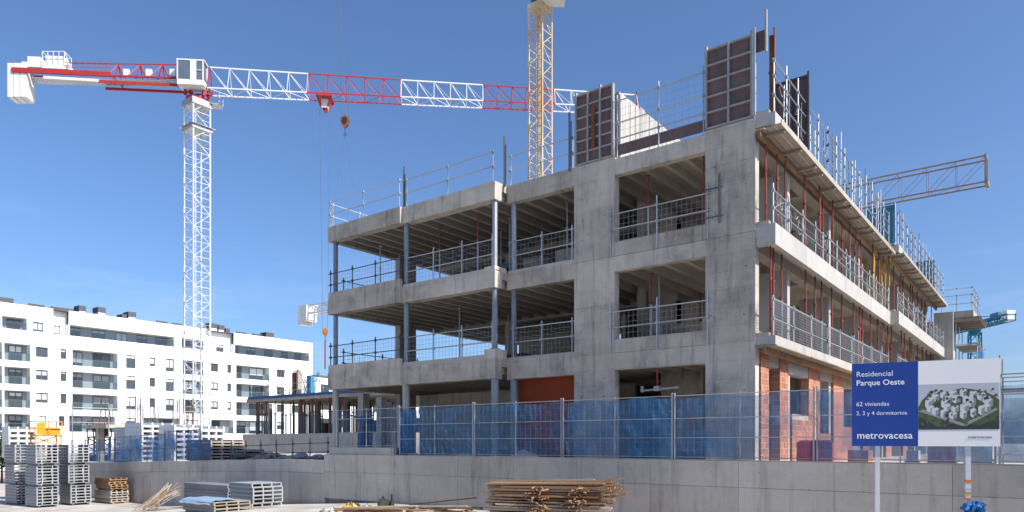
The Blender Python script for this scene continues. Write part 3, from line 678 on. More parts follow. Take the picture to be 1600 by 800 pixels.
# ------------------------------------------------------------------ mesh fence with blue netting on the wall
FY = -1.2; FB, FT = WT + .02, 3.76
fx = [-17.35, -13.52, -9.67, -5.87, -1.98, 1.96, 5.85, 9.8]
flab = ['thinly netted fence panel before the left tube column', 'blue netted fence panel before the dark middle bay', 'blue netted fence panel before the open ground floor left of the terracotta bay',
        'blue netted fence panel before the terracotta bay', 'blue netted fence panel before the left pier and ground floor opening', 'blue netted fence panel before the corner pier and brick piers',
        'blue netted fence panel behind the advertising board']
flab = ['thinly netted fence panel above the pale kerb block', 'blue netted fence panel before the dark middle bay', 'blue netted fence panel before the terracotta wall bay',
        'blue netted fence panel before the left pier and ground floor opening', 'blue netted fence panel before the corner pier',
        'blue netted fence panel before the brick piers and red barriers', 'blue netted fence panel ending behind the advertising board']
for k in range(7):
    a, b = fx[k] + .04, fx[k + 1] - .04
    base = FB if k else WT + .31
    t = thing('fence_panel', flab[k], 'fence', ((a + b) / 2, FY, base), 'netted fence panels on the retaining wall')
    for i, x in enumerate((a, (a + b) / 2, b)):
        part('post', MB().tube((x, FY, base), (x, FY, FT + (.05 if i != 1 else .02)), .024 if i != 1 else .015, 8), 'galv', t)
    for z in (base + .06, base + .62, base + 1.18, FT - .04):
        part('rail', MB().tube((a, FY, z), (b, FY, z), .012, 6), 'galv', t)
    part('wire_mesh', wire_net((a, FY, base), (b, FY, base), .06, FT - base - .04, .2, .0016), 'wire', t, kind='stuff')
    ph = U(0, 50)
    def nf(u, v, a=a, b=b, ph=ph, base=base):
        x = a + (b - a) * u; top = FT - .02 - .10 * abs(math.sin(u * math.pi * 2 + ph)) * (1 if 0 < k else .3); z = base + .02 + (top - base - .02) * v
        return (x, FY + .07 + .09 * N3(x * 1.3 + ph, z * .9) + .06 * N3(x * 4 + ph, z * 1.6 + x, 3) + .03 * N3(x * 3 - z * 7, z * 5 + x * 4, 5), z)
    part('netting', sheet(nf, 64, 30), 'net_blue_thin' if k == 0 else 'net_blue', t, smooth=True)
    if k in (3, 4):                                  # a second, bunched layer hangs behind these panels
        w0, w1 = (.10, .95) if k == 3 else (.05, .45)
        def nf2(u, v, a=a, b=b, ph=ph, base=base):
            x = a + (b - a) * (w0 + (w1 - w0) * u); z = base + .05 + (FT - base - (.15 if k == 3 else 1.0) - .3 * u) * v
            return (x, FY + .16 + .10 * N3(x * 2 + ph, z * 1.5, 8) + .05 * N3(x * 1.0, z * 6, 2), z)
        part('netting', sheet(nf2, 40, 20), 'net_blue_thin' if k == 3 else 'net_blue', t, 'bunched second layer of blue netting', smooth=True)
# blue wraps round the ground floor columns
for (x, y_, lab) in ((-13.8, -.5, 'blue netting bunched round the pale middle tube column'), (ony(566, 2.0)[0], 2.2, 'blue netting hung on a ground floor column left of the middle bay')):
    def cf(u, v, x=x, y_=y_):
        a = u * 2 * math.pi; r = .33 + .12 * N3(math.cos(a) * 2 + x, math.sin(a) * 2, v * 5)
        return (x + r * math.cos(a), y_ + r * math.sin(a), TZ + .1 + v * 1.9)
    solo('net_wrap', sheet(cf, 24, 10), 'net_blue_dense', lab, 'netting', smooth=True)
# heaps and sacks behind the fence
def heap(label, cx, cy, r, h, m, name='sand_heap', cat='heap'):
    def hf(u, v):
        a = u * 2 * math.pi; q = 1 - v; rr = r * q * (1 + .25 * N3(math.cos(a) * 1.5 + cx, math.sin(a) * 1.5 + cy))
        return (cx + rr * math.cos(a) * 1.5, cy + rr * math.sin(a) * .7, TZ - .02 + h * (1 - q ** 1.6) * (1 + .2 * N3(a, v * 3, cx)))
    solo(name, sheet(hf, 28, 8), m, label, cat, smooth=True)
heap('pale sand heap on the ground before the dark middle bay', ony(735, -.3)[0], -.55, .6, .38, 'sand')
heap('small pale heap beside the bunched blue netting', ony(655, -.3)[0], -.6, .5, .34, 'sand')
heap('grey rubble heap before the terracotta wall', ony(835, .3)[0], -.3, .6, .5, 'concrete_light', 'rubble_heap')
# red plastic barriers by the brick piers
for k, px in enumerate((1268, 1290)):
    x, _ = ony(px, 0.1); yy = -.35
    mb = MB().prism([(-.25, 0), (.25, 0), (.12, .12), (.10, .75), (-.10, .75), (-.12, .12)], 'x', 0, .55).xf(lambda p: Vector((x - .25 + p.x, yy + p.y * .8, TZ + p.z)))
    t = thing('plastic_barrier', ('red plastic barrier block below the brick window', 'red plastic barrier block beside the double fence post')[k], 'barrier', (x, yy, TZ))
    part('body', mb, 'barrier_red', t)
    part('top_bar', MB().box(x - .2, x + .25, yy - .03, yy + .03, TZ + .745, TZ + .80), 'barrier_red', t)
    part('foot', MB().box(x - .22, x - .1, yy - .28, yy + .28, TZ, TZ + .06), 'black_paint', t)

# ------------------------------------------------------------------ advertising board
dL, dR = 13.85, 12.85
aL, aR = at(1331, 697, dL), at(1563, 697, dR)
e = Vector((aR.x - aL.x, aR.y - aL.y, 0)); SW = e.length; e.normalize(); nrm = Vector((e.y, -e.x, 0))   # towards the camera
SH = 1.60; SZ = aL.z - 0.0
sign = thing('advertising_board', 'blue and white advertising board on two white posts before the wall', 'sign', (aL.x, aL.y, 0))
def sp(u, z, o): return Vector((aL.x, aL.y, 0)) + e * u + nrm * o + Vector((0, 0, SZ + z))
def sbox(u0, u1, z0, z1, o0, o1):
    return MB().add([sp(u0, z0, o0), sp(u1, z0, o0), sp(u1, z1, o0), sp(u0, z1, o0), sp(u0, z0, o1), sp(u1, z0, o1), sp(u1, z1, o1), sp(u0, z1, o1)],
                    [(0, 3, 2, 1), (4, 5, 6, 7), (0, 1, 5, 4), (1, 2, 6, 5), (2, 3, 7, 6), (3, 0, 4, 7)])
def spoly(pts, o):
    return MB().add([sp(u, z, o) for u, z in pts], [tuple(range(len(pts)))])
bw = SW * 0.465
part('board', sbox(0, SW, 0, SH, -.03, 0), 'sign_white', sign)
part('blue_panel', sbox(0.0, bw, 0.0, SH, 0.0, .004), 'sign_blue', sign)
for u in (SW * .185, SW * .80):
    po = part('post', sbox(u - .04, u + .04, -SZ, 1.5, -.14, -.034), 'post_white', sign)
    if u > SW * .5:
        for k in range(4):
            part('tape', sbox(u - .044, u + .044, -.62 - k * .11 - .05, -.62 - k * .11, -.144, -.028), ('tape_orange', 'post_white', 'yellow_timber', 'tape_orange')[k], po)
        part('tape', sbox(u - .046, u + .046, -1.22, -1.05, -.146, -.026), 'tarp_blue', po)
for z in (.25, 1.3): part('batten', sbox(.1, SW - .1, z, z + .08, -.034, -.0305), 'galv', sign)
def text(s, u, z, size, m='print_white', off=0.0, name='lettering'):
    cu = bpy.data.curves.new('t', 'FONT'); cu.body = s; cu.size = size; cu.offset = off; cu.resolution_u = 3
    o = bpy.data.objects.new('t', cu); COL.objects.link(o)
    bpy.context.view_layer.update()
    me = bpy.data.meshes.new_from_object(o.evaluated_get(bpy.context.evaluated_depsgraph_get()))
    bpy.data.objects.remove(o)
    mb = MB(); mb.v = [tuple(sp(u + v.co.x, z + v.co.y, .0075)) for v in me.vertices]; mb.f = [tuple(p.vertices) for p in me.polygons]
    part(name, mb, m, sign)
text('Residencial', .075, 1.345, .142)
text('Parque Oeste', .075, 1.175, .148, off=.002)
text('62 viviendas', .075, .775, .117)
text('2, 3 y 4 dormitorios', .075, .60, .107)
text('metrovacesa', .085, .145, .186, off=.002)
text('metrovacesa', SW - .50, .145, .072, 'sign_blue', .001)
# printed aerial view of the estate
u0, u1, z0, z1 = bw + .004, SW - .012, .31, 1.16
part('printed_view', sbox(u0, u1, z0, z1, 0, .004), 'print_sky', sign)
def pp(pts, o, m): part('printed_view', spoly([(u0 + (u1 - u0) * a, z0 + (z1 - z0) * b) for a, b in pts], o), m, sign)
pp([(0, 0), (1, 0), (1, .62), (.93, .72), (.84, .80), (.7, .86), (.55, .90), (.40, .84), (.25, .80), (.12, .76), (.05, .66), (0, .50)], .0052, 'print_green')
pp([(0, 0), (1, 0), (1, .22), (.75, .08), (.5, .16), (.25, .06), (0, .30)], .0060, 'print_dark')
pp([(0, .40), (.08, .36), (.54, .08), (.6, .08), (.98, .42), (.96, .46), (.57, .13), (.06, .45)], .0066, 'print_path')
_pz = [.0068]
def pblock(a, b, c, d, h):
    (ax, ay), (bx_, by_) = a, b; _pz[0] += .00002
    pp([a, b, (bx_, by_ + h), (ax, ay + h)], _pz[0], c)
    pp([(ax, ay + h), (bx_, by_ + h), (bx_ + d[0], by_ + h + d[1]), (ax + d[0], ay + h + d[1])], _pz[0] + .00001, 'print_block')
bl_ = []
for k in range(18):
    an = 2 * math.pi * k / 18; bl_.append((.5 + .37 * math.cos(an), .50 + .24 * math.sin(an)))
for k in range(9):
    an = 2 * math.pi * k / 9 + .3; bl_.append((.5 + .17 * math.cos(an), .50 + .10 * math.sin(an)))
for (cx_, cy_) in sorted(bl_, key=lambda q: -q[1]):
    w_ = U(.035, .055); h_ = U(.09, .15); 
    pblock((cx_ - w_, cy_), (cx_, cy_ - .05), 'print_block', (.03, .03), h_); pblock((cx_, cy_ - .05), (cx_ + w_, cy_), 'print_shade', (-.03, .03), h_)
for k in range(80):
    a, b = (U(.02, .98), U(.06, .34)) if k < 34 else (U(.22, .74), U(.46, .70)) if k < 54 else (U(.03, .97), U(.66, .86))
    r_ = U(.010, .026); pts = [(a + r_ * math.cos(q * 1.047 + k) * U(.7, 1.2), b + 1.5 * r_ * math.sin(q * 1.047 + k) * U(.7, 1.2)) for q in range(6)]
    pp(pts,   .0082 + k * .00001, 'print_green' if k % 3 else 'print_dark')
# blue sack at the foot of the right post
fp = sp(SW * .80 + .10, 0, -.03); 
def sack(u, v):
    a = u * 2 * math.pi; q = v * math.pi; rr = .15 * math.sin(q) ** .7 * (1 + .9 * N3(math.cos(a) * 2.6, math.sin(a) * 2.6, v * 7))
    return (fp.x + rr * math.cos(a) * 1.1, fp.y + rr * math.sin(a), 1.10 - .17 * math.cos(q) * (1 + .3 * N3(a, v * 5, 1)))
solo('blue_sack', sheet(sack, 26, 18), 'tarp_blue', 'crumpled blue plastic sack tied to the taped post of the advertising board', 'sack')

# ------------------------------------------------------------------ stacked aluminium formwork bundles at the left
def bundle_proto():
    t = thing('panel_bundle', 'x', 'panel bundle', (0, 0, 0))
    Lx, Ly, n = 1.42, 1.06, 6
    hh_ = .165
    for k in range(n):
        z0 = .12 + k * hh_; h = hh_ - .008
        mb = MB().box(0, Lx, 0, Ly, z0, z0 + .022).box(0, Lx, 0, Ly, z0 + h - .022, z0 + h)
        for yy in (0.0, .24 + U(-.03, .03), .72 + U(-.03, .03), Ly - .05): mb.box(Lx - .05, Lx - .004, yy + .002, yy + .05, z0 + .022, z0 + h - .022).box(.004, .05, yy + .002, yy + .05, z0 + .022, z0 + h - .022)
        p_ = part('panel', mb, 'alu', t)
        part('end_plate', MB().box(.002, Lx - .05, .004, .03, z0 + .022, z0 + h - .022), 'alu_end', p_)
        part('end_plate', MB().box(.002, Lx - .05, Ly - .03, Ly - .004, z0 + .022, z0 + h - .022), 'alu_end', p_)
    for yy in (.08, .85): part('runner', MB().box(.0, Lx, yy, yy + .11, 0, .12), 'steel_dark', t)
    for yy in (.25, .74): part('strap', MB().box(Lx + .001, Lx + .025, yy, yy + .035, .12, 1.12), 'alu', t)
    return t
bp_ = bundle_proto(); used = False
lev = ['bottom', 'middle', 'top']
desc = ['stack between the other two front aluminium stacks', 'stack next to the timber stacks', 'stack farthest from the timber stacks', 'half hidden rear stack']
GZ = -1.1
for c, (pxl, d, rz) in enumerate(((56, 37.5, 0.02), (108, 39.0, -0.01), (19, 39.3, 0.03), (40, 42.0, .02))):
    P = at(pxl, HY, d)
    for l in range(3):
        z = GZ + l * 1.125
        lab = f'{lev[l]} bundle of aluminium formwork panels in the {desc[c]}'
        loc = (P.x - 1.42 + U(-.09, .09), P.y + U(-.09, .09), z); r_ = rz + U(-.03, .03)
        if not used:
            bp_.location = loc; bp_.rotation_euler = (0, 0, r_); bp_['label'] = lab; bp_['group'] = 'stacked aluminium panel bundles'; used = True
        else: dup(bp_, loc, r_, lab, 'stacked aluminium panel bundles')

# weathered timber panel stacks
def timber_stack(label, P, nx, Lx, Ly, h, m, rz, z0=0.0):
    t = thing('timber_stack', label, 'timber stack', (P[0], P[1], z0))
    Rm = Matrix.Rotation(rz, 3, 'Z')
    def tr(mb): return mb.xf(lambda v: Rm @ v + Vector((P[0], P[1], z0)))
    for k in range(nx):
        z = .08 + k * h; ox, oy = U(-.08, .08), U(-.06, .06)
        p_ = part('panel', tr(MB().box(ox, Lx + ox, oy, Ly + oy, z, z + h * .35)), m, t)
        for q in range(4): part('batten', tr(MB().box(ox + .005, Lx + ox - .005, oy + q * (Ly - .09) / 3, oy + q * (Ly - .09) / 3 + .08, z + h * .35, z + h * .97)), m, p_)
    for q in (.12, Ly - .25): part('runner', tr(MB().box(.05, Lx - .05, q, q + .1, 0, .08)), 'timber_grey', t)
    return t
P = at(172, HY, 40.0)
timber_stack('lower stack of weathered timber panels beside the aluminium bundles', (P.x - 2.0, P.y), 5, 2.0, 1.0, .135, 'timber_grey', 0.02, GZ)
timber_stack('upper stack of brown timber panels beside the aluminium bundles', (P.x - 2.0, P.y + .02), 5, 2.0, .96, .125, 'timber', -0.02, GZ + .755)
# grey steel formwork stacks in front of the low wall
def grey_stack(label, px0, d, Lx, Ly, n, h, m, rz, end='alu_end'):
    """px0, d: the corner nearest the camera; the stack runs back from it to the left"""
    P = at(px0, HY, d); z0 = gz(P.x) if gz(P.x) < 0 else 0.0
    t = thing('panel_stack', label, 'panel stack', (P.x, P.y, z0)); Rm = Matrix.Rotation(rz, 3, 'Z')
    z0 = min(gz(P.x), gz(P.x - Lx)) + .0
    def tr(mb): return mb.xf(lambda v: Rm @ Vector((v.x - Lx, v.y, v.z)) + Vector((P.x, P.y, z0)))
    for k in range(n):
        z = .12 + k * h; ox, oy = U(-.04, .04), U(-.03, .03)
        mb = MB().box(ox, Lx + ox, oy, Ly + oy, z, z + .024).box(ox, Lx + ox, oy, Ly + oy, z + h - .03, z + h - .006)
        for q in range(4): mb.box(ox + Lx - .06, ox + Lx - .003, oy + q * (Ly - .06) / 3 + .002, oy + q * (Ly - .06) / 3 + .058, z + .024, z + h - .03)
        p_ = part('panel', tr(mb), m, t)
        part('side_plate', tr(MB().box(ox + .003, Lx + ox - .06, oy + .004, oy + .03, z + .024, z + h - .03)), end, p_)
    for q in (.1, Ly - .25): part('runner', tr(MB().box(.05, Lx - .05, q, q + .12, -.15, .12)), 'timber_grey', t)
    return t, z0 + .12 + n * h
grey_stack('long dark grey stack of steel formwork panels against the low wall', 356, 31.0, 3.9, 1.0, 8, .135, 'alu_end', -.02)
grey_stack('pale riveted stack of steel formwork panels with open slotted end', 395, 29.0, 1.75, 1.4, 6, .165, 'alu', -.02)
_, zt_l = grey_stack('low stack of panels under the pale blue sheet', 334, 26.5, 2.4, 1.5, 3, .13, 'timber_grey', -.02)
P = at(334, HY, 26.5)
def tf(u, v): return (P.x - 2.5 + 2.3 * u + .05 * N3(u * 5, v * 5), P.y - .06 + 1.2 * v, zt_l + .06 + .05 * N3(u * 4, v * 4, 2) - (.16 * max(0, .15 - v) / .15))
solo('tarpaulin', sheet(tf, 20, 10), 'tarp_pale', 'pale blue sheet lying over a low stack of panels', 'tarpaulin', smooth=True)
# loose planks leaning in a heap
for k in range(26):
    d = U(31, 34); pa = at(U(205, 245), HY, d); pb = at(U(258, 284), HY, d + U(.2, 1.2))
    za = gz(pa.x) + U(.03, .15); zb = gz(pb.x) + U(.55, 1.25)
    solo('loose_plank', MB().bar((pa.x, pa.y, za), (pb.x, pb.y, zb), U(.04, .12), U(.02, .04)), 'timber_grey' if R() < .8 else 'timber', 'loose weathered plank leaning in a heap against the grey panel stacks', 'plank', 'loose planks leaning on the panel stacks')
# timber pile in the middle foreground
e1, e2 = at(768, HY, 20.6), at(958, HY, 19.4)
ax = Vector((e2.x - e1.x, e2.y - e1.y, 0)); PL = ax.length; ax.normalize(); pn = Vector((ax.y, -ax.x, 0))
for l in range(15):
    for q in range(8):
        z = .06 + l * .082 + U(-.012, .012); o = -.5 + q * .14 + U(-.03, .03)
        ln_ = PL * U(.80, 1.04); s0 = U(-.15, .1) + (PL - ln_) * U(0, 1)
        if l >= 13 and R() < .4: continue
        if 3 < q and l < 11: pass
        a = Vector((e1.x, e1.y, z)) + ax * s0 + pn * o; b = a + ax * ln_ + pn * U(-.22, .22) + Vector((0, 0, U(-.05, .05) + (.06 if l > 11 else 0)))
        if q < 5 and l < 12 and q > 0 and l % 2: continue
        solo('timber_batten', MB().bar(a, b, U(.06, .11), U(.035, .06)), 'timber' if R() < .7 else 'timber_grey', 'rough timber batten in the brown pile before the retaining wall', 'batten', 'battens in the timber pile')
for q in range(90):                                  # short offcuts bundled in two clumps on the front of the pile
    cl_ = .42 + (.30 if q % 2 else 0); c = Vector((e1.x, e1.y, 0)) + ax * (PL * (cl_ + U(-.05, .10))) + pn * U(.5, .7) + Vector((0, 0, U(.3, 1.18)))
    dd = (ax * U(-.9, .9) + pn * U(.5, 1.0) + Vector((0, 0, U(-.25, .25)))).normalized() * U(.10, .24)
    solo('timber_offcut', MB().bar(c - dd, c + dd, .035, .03), 'timber', 'short pale timber offcut bundled on the front of the brown pile', 'offcut', 'offcuts on the timber pile')
for k in range(16):
    a = e2 + pn * U(-.5, .55) + Vector((0, 0, -EYE + U(.75, 1.28))); b = a + ax * U(.12, .42) + Vector((0, 0, U(-.05, .22))) + pn * U(-.1, .1)
    a = a - ax * .5
    solo('timber_batten', MB().bar(a, b, .05, .03), 'timber', 'splintered batten end sticking out of the brown timber pile', 'batten', 'splintered ends of the timber pile')
# planks, canister and cone-like funnel left of it
for k in range(34):
    a = at(U(600, 690) if k < 14 else U(520, 560), HY, U(21, 22.5)); b = at(U(700, 760) if k < 14 else U(620, 680), HY, U(20.4, 21.6)); z = U(.1, .42)
    solo('plank', MB().bar((a.x, a.y, z), (b.x, b.y, z + U(-.03, .12)), U(.1, .2), .04), 'timber' if R() < .45 else 'timber_grey', 'flat plank lying left of the brown timber pile', 'plank', 'flat planks beside the timber pile')
a, b = at(640, 790, 22.2), at(745, 774, 21.4)
solo('steel_bar', MB().bar((a.x, a.y, .42), (b.x, b.y, .70), .04), 'rust', 'thin rusty bar lying across the flat planks', 'bar')
P = at(601, HY, 22.2)
t = thing('fuel_canister', 'dark green canister lying between planks at the foot of the wall', 'canister', (P.x, P.y, .22))
part('body', MB().tube((P.x - .22, P.y + .14, .42), (P.x + .22, P.y - .14, .42), .19, 14), 'canister_green', t, smooth=False)
part('handle', MB().path([(P.x - .26, P.y + .16, .52), (P.x - .27, P.y + .16, .64), (P.x - .17, P.y + .10, .67), (P.x - .12, P.y + .07, .58)], .02, 6), 'black_paint', t)
part('rest', MB().box(P.x - .3, P.x + .3, P.y - .2, P.y + .2, .0, .23), 'timber_grey', t)
P2 = at(612, HY, 22.0)
t = thing('black_funnel', 'small black cone with a spout beside the dark green canister', 'funnel', (P2.x, P2.y, 0.1))
part('cone', MB().tube((P2.x, P2.y, .1), (P2.x, P2.y, .55), .17, 12, .05), 'black_paint', t)
part('spout', MB().tube((P2.x, P2.y, .55), (P2.x, P2.y, .76), .03, 8), 'black_paint', t)
for k in range(8):
    a = at(U(516, 590), HY, U(22.3, 23.5))
    def rf(u, v, a=a, k=k):
        A = u * 2 * math.pi; q = v * math.pi; rr = .24 * math.sin(q) * (1 + 1.1 * N3(math.cos(A) * 1.7 + k * 3, math.sin(A) * 1.7, v * 3))
        return (a.x + rr * math.cos(A) * 1.4, a.y + rr * math.sin(A), .12 - (.13 + .05 * (k % 3)) * math.cos(q) * (1 + .8 * N3(A * 2, v * 4, k)))
    solo('rubble_lump', sheet(rf, 14, 9), ('sand', 'steel_dark', 'yellow_timber', 'timber')[k % 4], f'{("pale", "dark", "yellowish", "brown")[k % 4]} lump of site rubbish at the foot of the wall', 'rubble', f'{("pale", "dark", "yellowish", "brown")[k % 4]} rubbish lumps at the wall')

# ------------------------------------------------------------------ blue net barrier and stored material behind the low wall
def nbx(px): return ony(px, WLY + .15)[0]
for k, (pa, pb) in enumerate(((112, 180), (180, 258), (258, 314))):
    xa, xb = nbx(pa), nbx(pb) - .06; yb_ = WLY + .15
    t = thing('net_barrier', ('blue net barrier on the low wall behind the timber stacks', 'blue net barrier on the low wall before the white panel stacks', 'last blue net barrier on the low wall, with dense sagging net')[k], 'fence', ((xa + xb) / 2, yb_, 1.3), 'net barriers on the low wall')
    hb = 1.42 + .12 * k
    for q in range(4):
        x = xa + (xb - xa) * q / 3; part('post', MB().tube((x, yb_, wtop(x) - .05), (x, yb_, wtop(x) + hb + U(0, .15)), .028, 6), 'steel_dark', t)
    for z in (.7, hb - .05): part('rail', MB().tube((xa, yb_, wtop(xa) + z), (xb, yb_, wtop(xb) + z), .02, 6), 'steel_dark', t)
    def bf(u, v, k=k, xa=xa, xb=xb, hb=hb, o=0.0, sg=.25):
        x = xa + (xb - xa) * u
        return (x, yb_ + .05 + o + (.10 + o * .4) * N3(x * .9 + k * 3, v * 2) + .06 * N3(x * 2.5, v * 3, 4), wtop(x) + .02 + v * (hb - sg * abs(math.sin(u * 9.4 + k))))
    part('netting', sheet(bf, 44, 14), 'net_blue_dense' if k == 2 else 'net_blue', t, smooth=True)
    part('netting', sheet(lambda u, v: bf(u, v, o=.5, sg=.6), 30, 10), 'net_blue', t, smooth=True)
def site_stack(label, px, d, w, dep, h, nl, m):
    P = at(px, HY, d); TZ = tz(P.x); t = thing('panel_stack', label, 'panel stack', (P.x, P.y, TZ))
    for k in range(nl):
        z = TZ + .08 + k * h / nl; o = U(-.04, .04)
        p_ = part('panel', MB().box(P.x - dep / 2 + o, P.x + dep / 2 + o, P.y - w / 2, P.y + w / 2, z, z + h / nl * .45), m, t)
        for q in range(4): part('spacer', MB().box(P.x - dep / 2 + o, P.x + dep / 2 + o - .01, P.y - w / 2 + q * (w - .1) / 3, P.y - w / 2 + q * (w - .1) / 3 + .1, z + h / nl * .45, z + h / nl * .97), m, p_)
    for q in (-.4, .3): part('runner', MB().box(P.x - dep / 2, P.x + dep / 2, P.y + q * w, P.y + q * w + .1, TZ, TZ + .08), 'timber_grey', t)
site_stack('tall white panel stack behind the blue net before the crane', 233, 46, 2.0, 2.3, 2.5, 8, 'white_paint')
site_stack('grey panel stack left of the tall white panel stack', 206, 49, 1.5, 2.0, 2.3, 7, 'alu')
site_stack('white panel stack at the foot of the white crane mast', 282, 45, 1.8, 2.0, 2.25, 7, 'white_paint')
site_stack('white panel stack right of the crane mast foot', 320, 46, 1.6, 2.0, 2.2, 6, 'white_paint')
site_stack('low stack of weathered boards right of the last net barrier', 336, 40, 2.0, 2.6, 1.15, 7, 'timber_grey')
site_stack('low grey stack on the ground before the low concrete deck', 372, 41, 1.8, 2.4, .6, 4, 'alu_end')
site_stack('white crate of panels behind the aluminium bundles', 30, 60, 2.0, 1.6, 2.6, 6, 'white_paint')
# orange steel machines
def orange_machine(label, px, d, w, h, cat, rust=False):
    P = at(px, HY, d); TZ = tz(P.x); m = 'orange_paint' if not rust else 'rust'
    t = thing('work_platform', label, cat, (P.x, P.y, TZ))
    x0, x1, y0, y1 = P.x - .55, P.x + .55, P.y - w / 2, P.y + w / 2; zt_ = TZ + h
    for x in (x0, x1):
        for y in (y0, (y0 + y1) / 2, y1): part('post', MB().bar((x, y, zt_ - 1.1), (x, y, zt_), .07), m, t)
        for z in (zt_ - 1.1, zt_ - .55, zt_): part('rail', MB().bar((x, y0, z), (x, y1, z), .07), m, t)
    for y in (y0, y1):
        for z in (zt_ - 1.1, zt_): part('rail', MB().bar((x0, y, z), (x1, y, z), .07), m, t)
    part('panel', MB().box(x1 - .02, x1 + .02, y0 + .1, y0 + .75 * w / 2, zt_ - 1.05, zt_ - .1), m, t)
    part('engine_box', MB().box(x0 + .15, x1 - .1, y0 + w * .4, y1 - .1, zt_ - 1.05, zt_ - .5), m, t)
    part('deck', MB().box(x0, x1, y0, y1, zt_ - 1.18, zt_ - 1.10), 'steel_dark', t)
    zc = zt_ - 1.18; zl = TZ + .4
    for x in (x0 + .05, x1 - .05):
        for y in (y0 + .05, y1 - .05): part('leg', MB().bar((x, y, zl), (x, y, zc), .09), m, t)
        for q in range(2):
            za, zb_ = zl + (zc - zl) * q / 2, zl + (zc - zl) * (q + 1) / 2
            part('brace', MB().bar((x, y0, za), (x, y1, zb_), .07), m, t); part('brace', MB().bar((x + .02, y1, za), (x + .02, y0, zb_), .07), m, t)
    for s in (-1, 1):
        for y in (y0 + .25, y1 - .25): part('wheel', MB().tube((P.x + .45 * s - .1, y, TZ + .22), (P.x + .45 * s + .1, y, TZ + .22), .22, 14), 'black_paint', t)
    part('chassis', MB().box(x0 + .1, x1 - .1, y0, y1, TZ + .22, TZ + .42), m, t)
    return t
orange_machine('bright orange steel working platform on braced legs before the apartment block', 72, 58, 1.95, 3.05, 'platform')
orange_machine('rusty orange steel cage behind the blue net barrier', 155, 52, 1.2, 2.85, 'steel cage', True)
# starter bars on a low concrete plinth behind the stacks
P = at(240, HY, 54); TZ0 = TZ; TZ = tz(P.x)
t = thing('rebar_plinth', 'low concrete slab edge bristling with starter bars before the apartment block', 'concrete plinth', (P.x, P.y, TZ))
part('slab', MB().box(P.x - 2, P.x + 2, P.y - 4.2, P.y + 3.2, TZ + 2.35, TZ + 2.6), 'concrete', t)
for q in range(5): part('column', MB().box(P.x - .2, P.x + .2, P.y - 4 + q * 1.7, P.y - 3.6 + q * 1.7, TZ, TZ + 2.35), 'concrete', t)
for q in range(34):
    x, y_ = P.x + U(-1.5, 1.9), P.y + U(-4, 3)
    part('starter_bar', MB().tube((x, y_, TZ + 2.6), (x + U(-.05, .05), y_ + U(-.05, .05), TZ + 2.6 + U(.8, 2.3)), .03, 4), 'rust' if R() < .3 else 'steel_dark', t)
for q in range(3): part('tie_rail', MB().tube((P.x + 2, P.y - 6.5, TZ + 2.7 + q * .5), (P.x + 2, P.y + 3.2, TZ + 2.7 + q * .5), .03, 5), 'galv', t)
for q in range(5): part('scaffold_post', MB().tube((P.x + 2.1, P.y - 6.4 + q * 2.3, TZ), (P.x + 2.1, P.y - 6.4 + q * 2.3, TZ + 4.0), .035, 5), 'galv', t)

TZ = TZ0
# ------------------------------------------------------------------ low concrete deck on props left of the building
dk = at(450, HY, 55); yd = dk.y
x0 = ony(385, yd)[0]; x1 = ony(640, yd)[0]; zd = EYE + (692 - 622) / F * 57; zpl = EYE + 14 / F * 55
D = thing('concrete_deck', 'low unfinished concrete deck on many props left of the building', 'concrete deck', (dk.x, yd, TZ))
part('slab', MB().prism([(x0, yd), (x1, yd), (x1 - 2, yd + 14), (x0 + 3, yd + 14)], 'z', zd - .28, zd), 'concrete', D)
part('blue_edge', MB().box(x0 + .3, x1, yd - .06, yd - .003, zd - .06, zd + .16), 'blue_paint', D, 'blue edge formwork along the deck')
xp = ony(397, yd)[0]
part('plinth', MB().box(xp, x1, yd - 1.0, yd + 12, TZ, zpl), 'concrete_light', D)
for q in range(4): part('plinth_panel', MB().box(xp + .02 + q * (x1 - xp) / 4, xp - .02 + (q + 1) * (x1 - xp) / 4, yd - 1.03, yd - .998, TZ + .02, zpl - .01), 'concrete_light', D)
for q, px in enumerate((423, 470, 497, 540, 600)):
    x = ony(px, yd + 2.5)[0]; part('column', MB().box(x - .12, x + .12, yd + 2.3, yd + 2.6, zpl - .01, zd - .27), 'concrete', D)
pr = make_prop('steel_prop', 'rust', 'steel_dark', zd - .28 - zpl, 'thin dark prop under the low concrete deck', 'props under the low deck')
for k in range(95):
    x = U(xp + .1, ony(540, yd)[0]); y_ = yd + U(.1, 9) if k > 24 else yd + .15
    if k == 0: pr.location = (x, y_, zpl); pr.scale = (1.7, 1.7, 1)
    else: dup(pr, (x, y_, zpl), 0)
for k in range(16):
    px = U(405, 510); x = ony(px, yd + 1.5)[0]
    part('starter_bar', MB().tube((x, yd + U(1, 3), zd), (x + U(-.1, .1), yd + U(1, 3), zd + U(.9, 2.4)), .03, 4), 'steel_dark', D)
for px, m, h, w in ((460, 'rust', 2.0, .35), (484, 'panel_blue', 1.6, .5), (466, 'timber_grey', 2.2, .2)):
    x = ony(px, yd + 1.2)[0]; part('column_form', MB().box(x - w / 2, x + w / 2, yd + 1.1, yd + 1.5, zd, zd + h), m, D)
guardrail((x0 + .4, yd + .2, zd), (x1, yd + .2, zd), 'thin guardrail on top of the low concrete deck', heights=(.5, 1.0), spacing=2.4, r=.02)
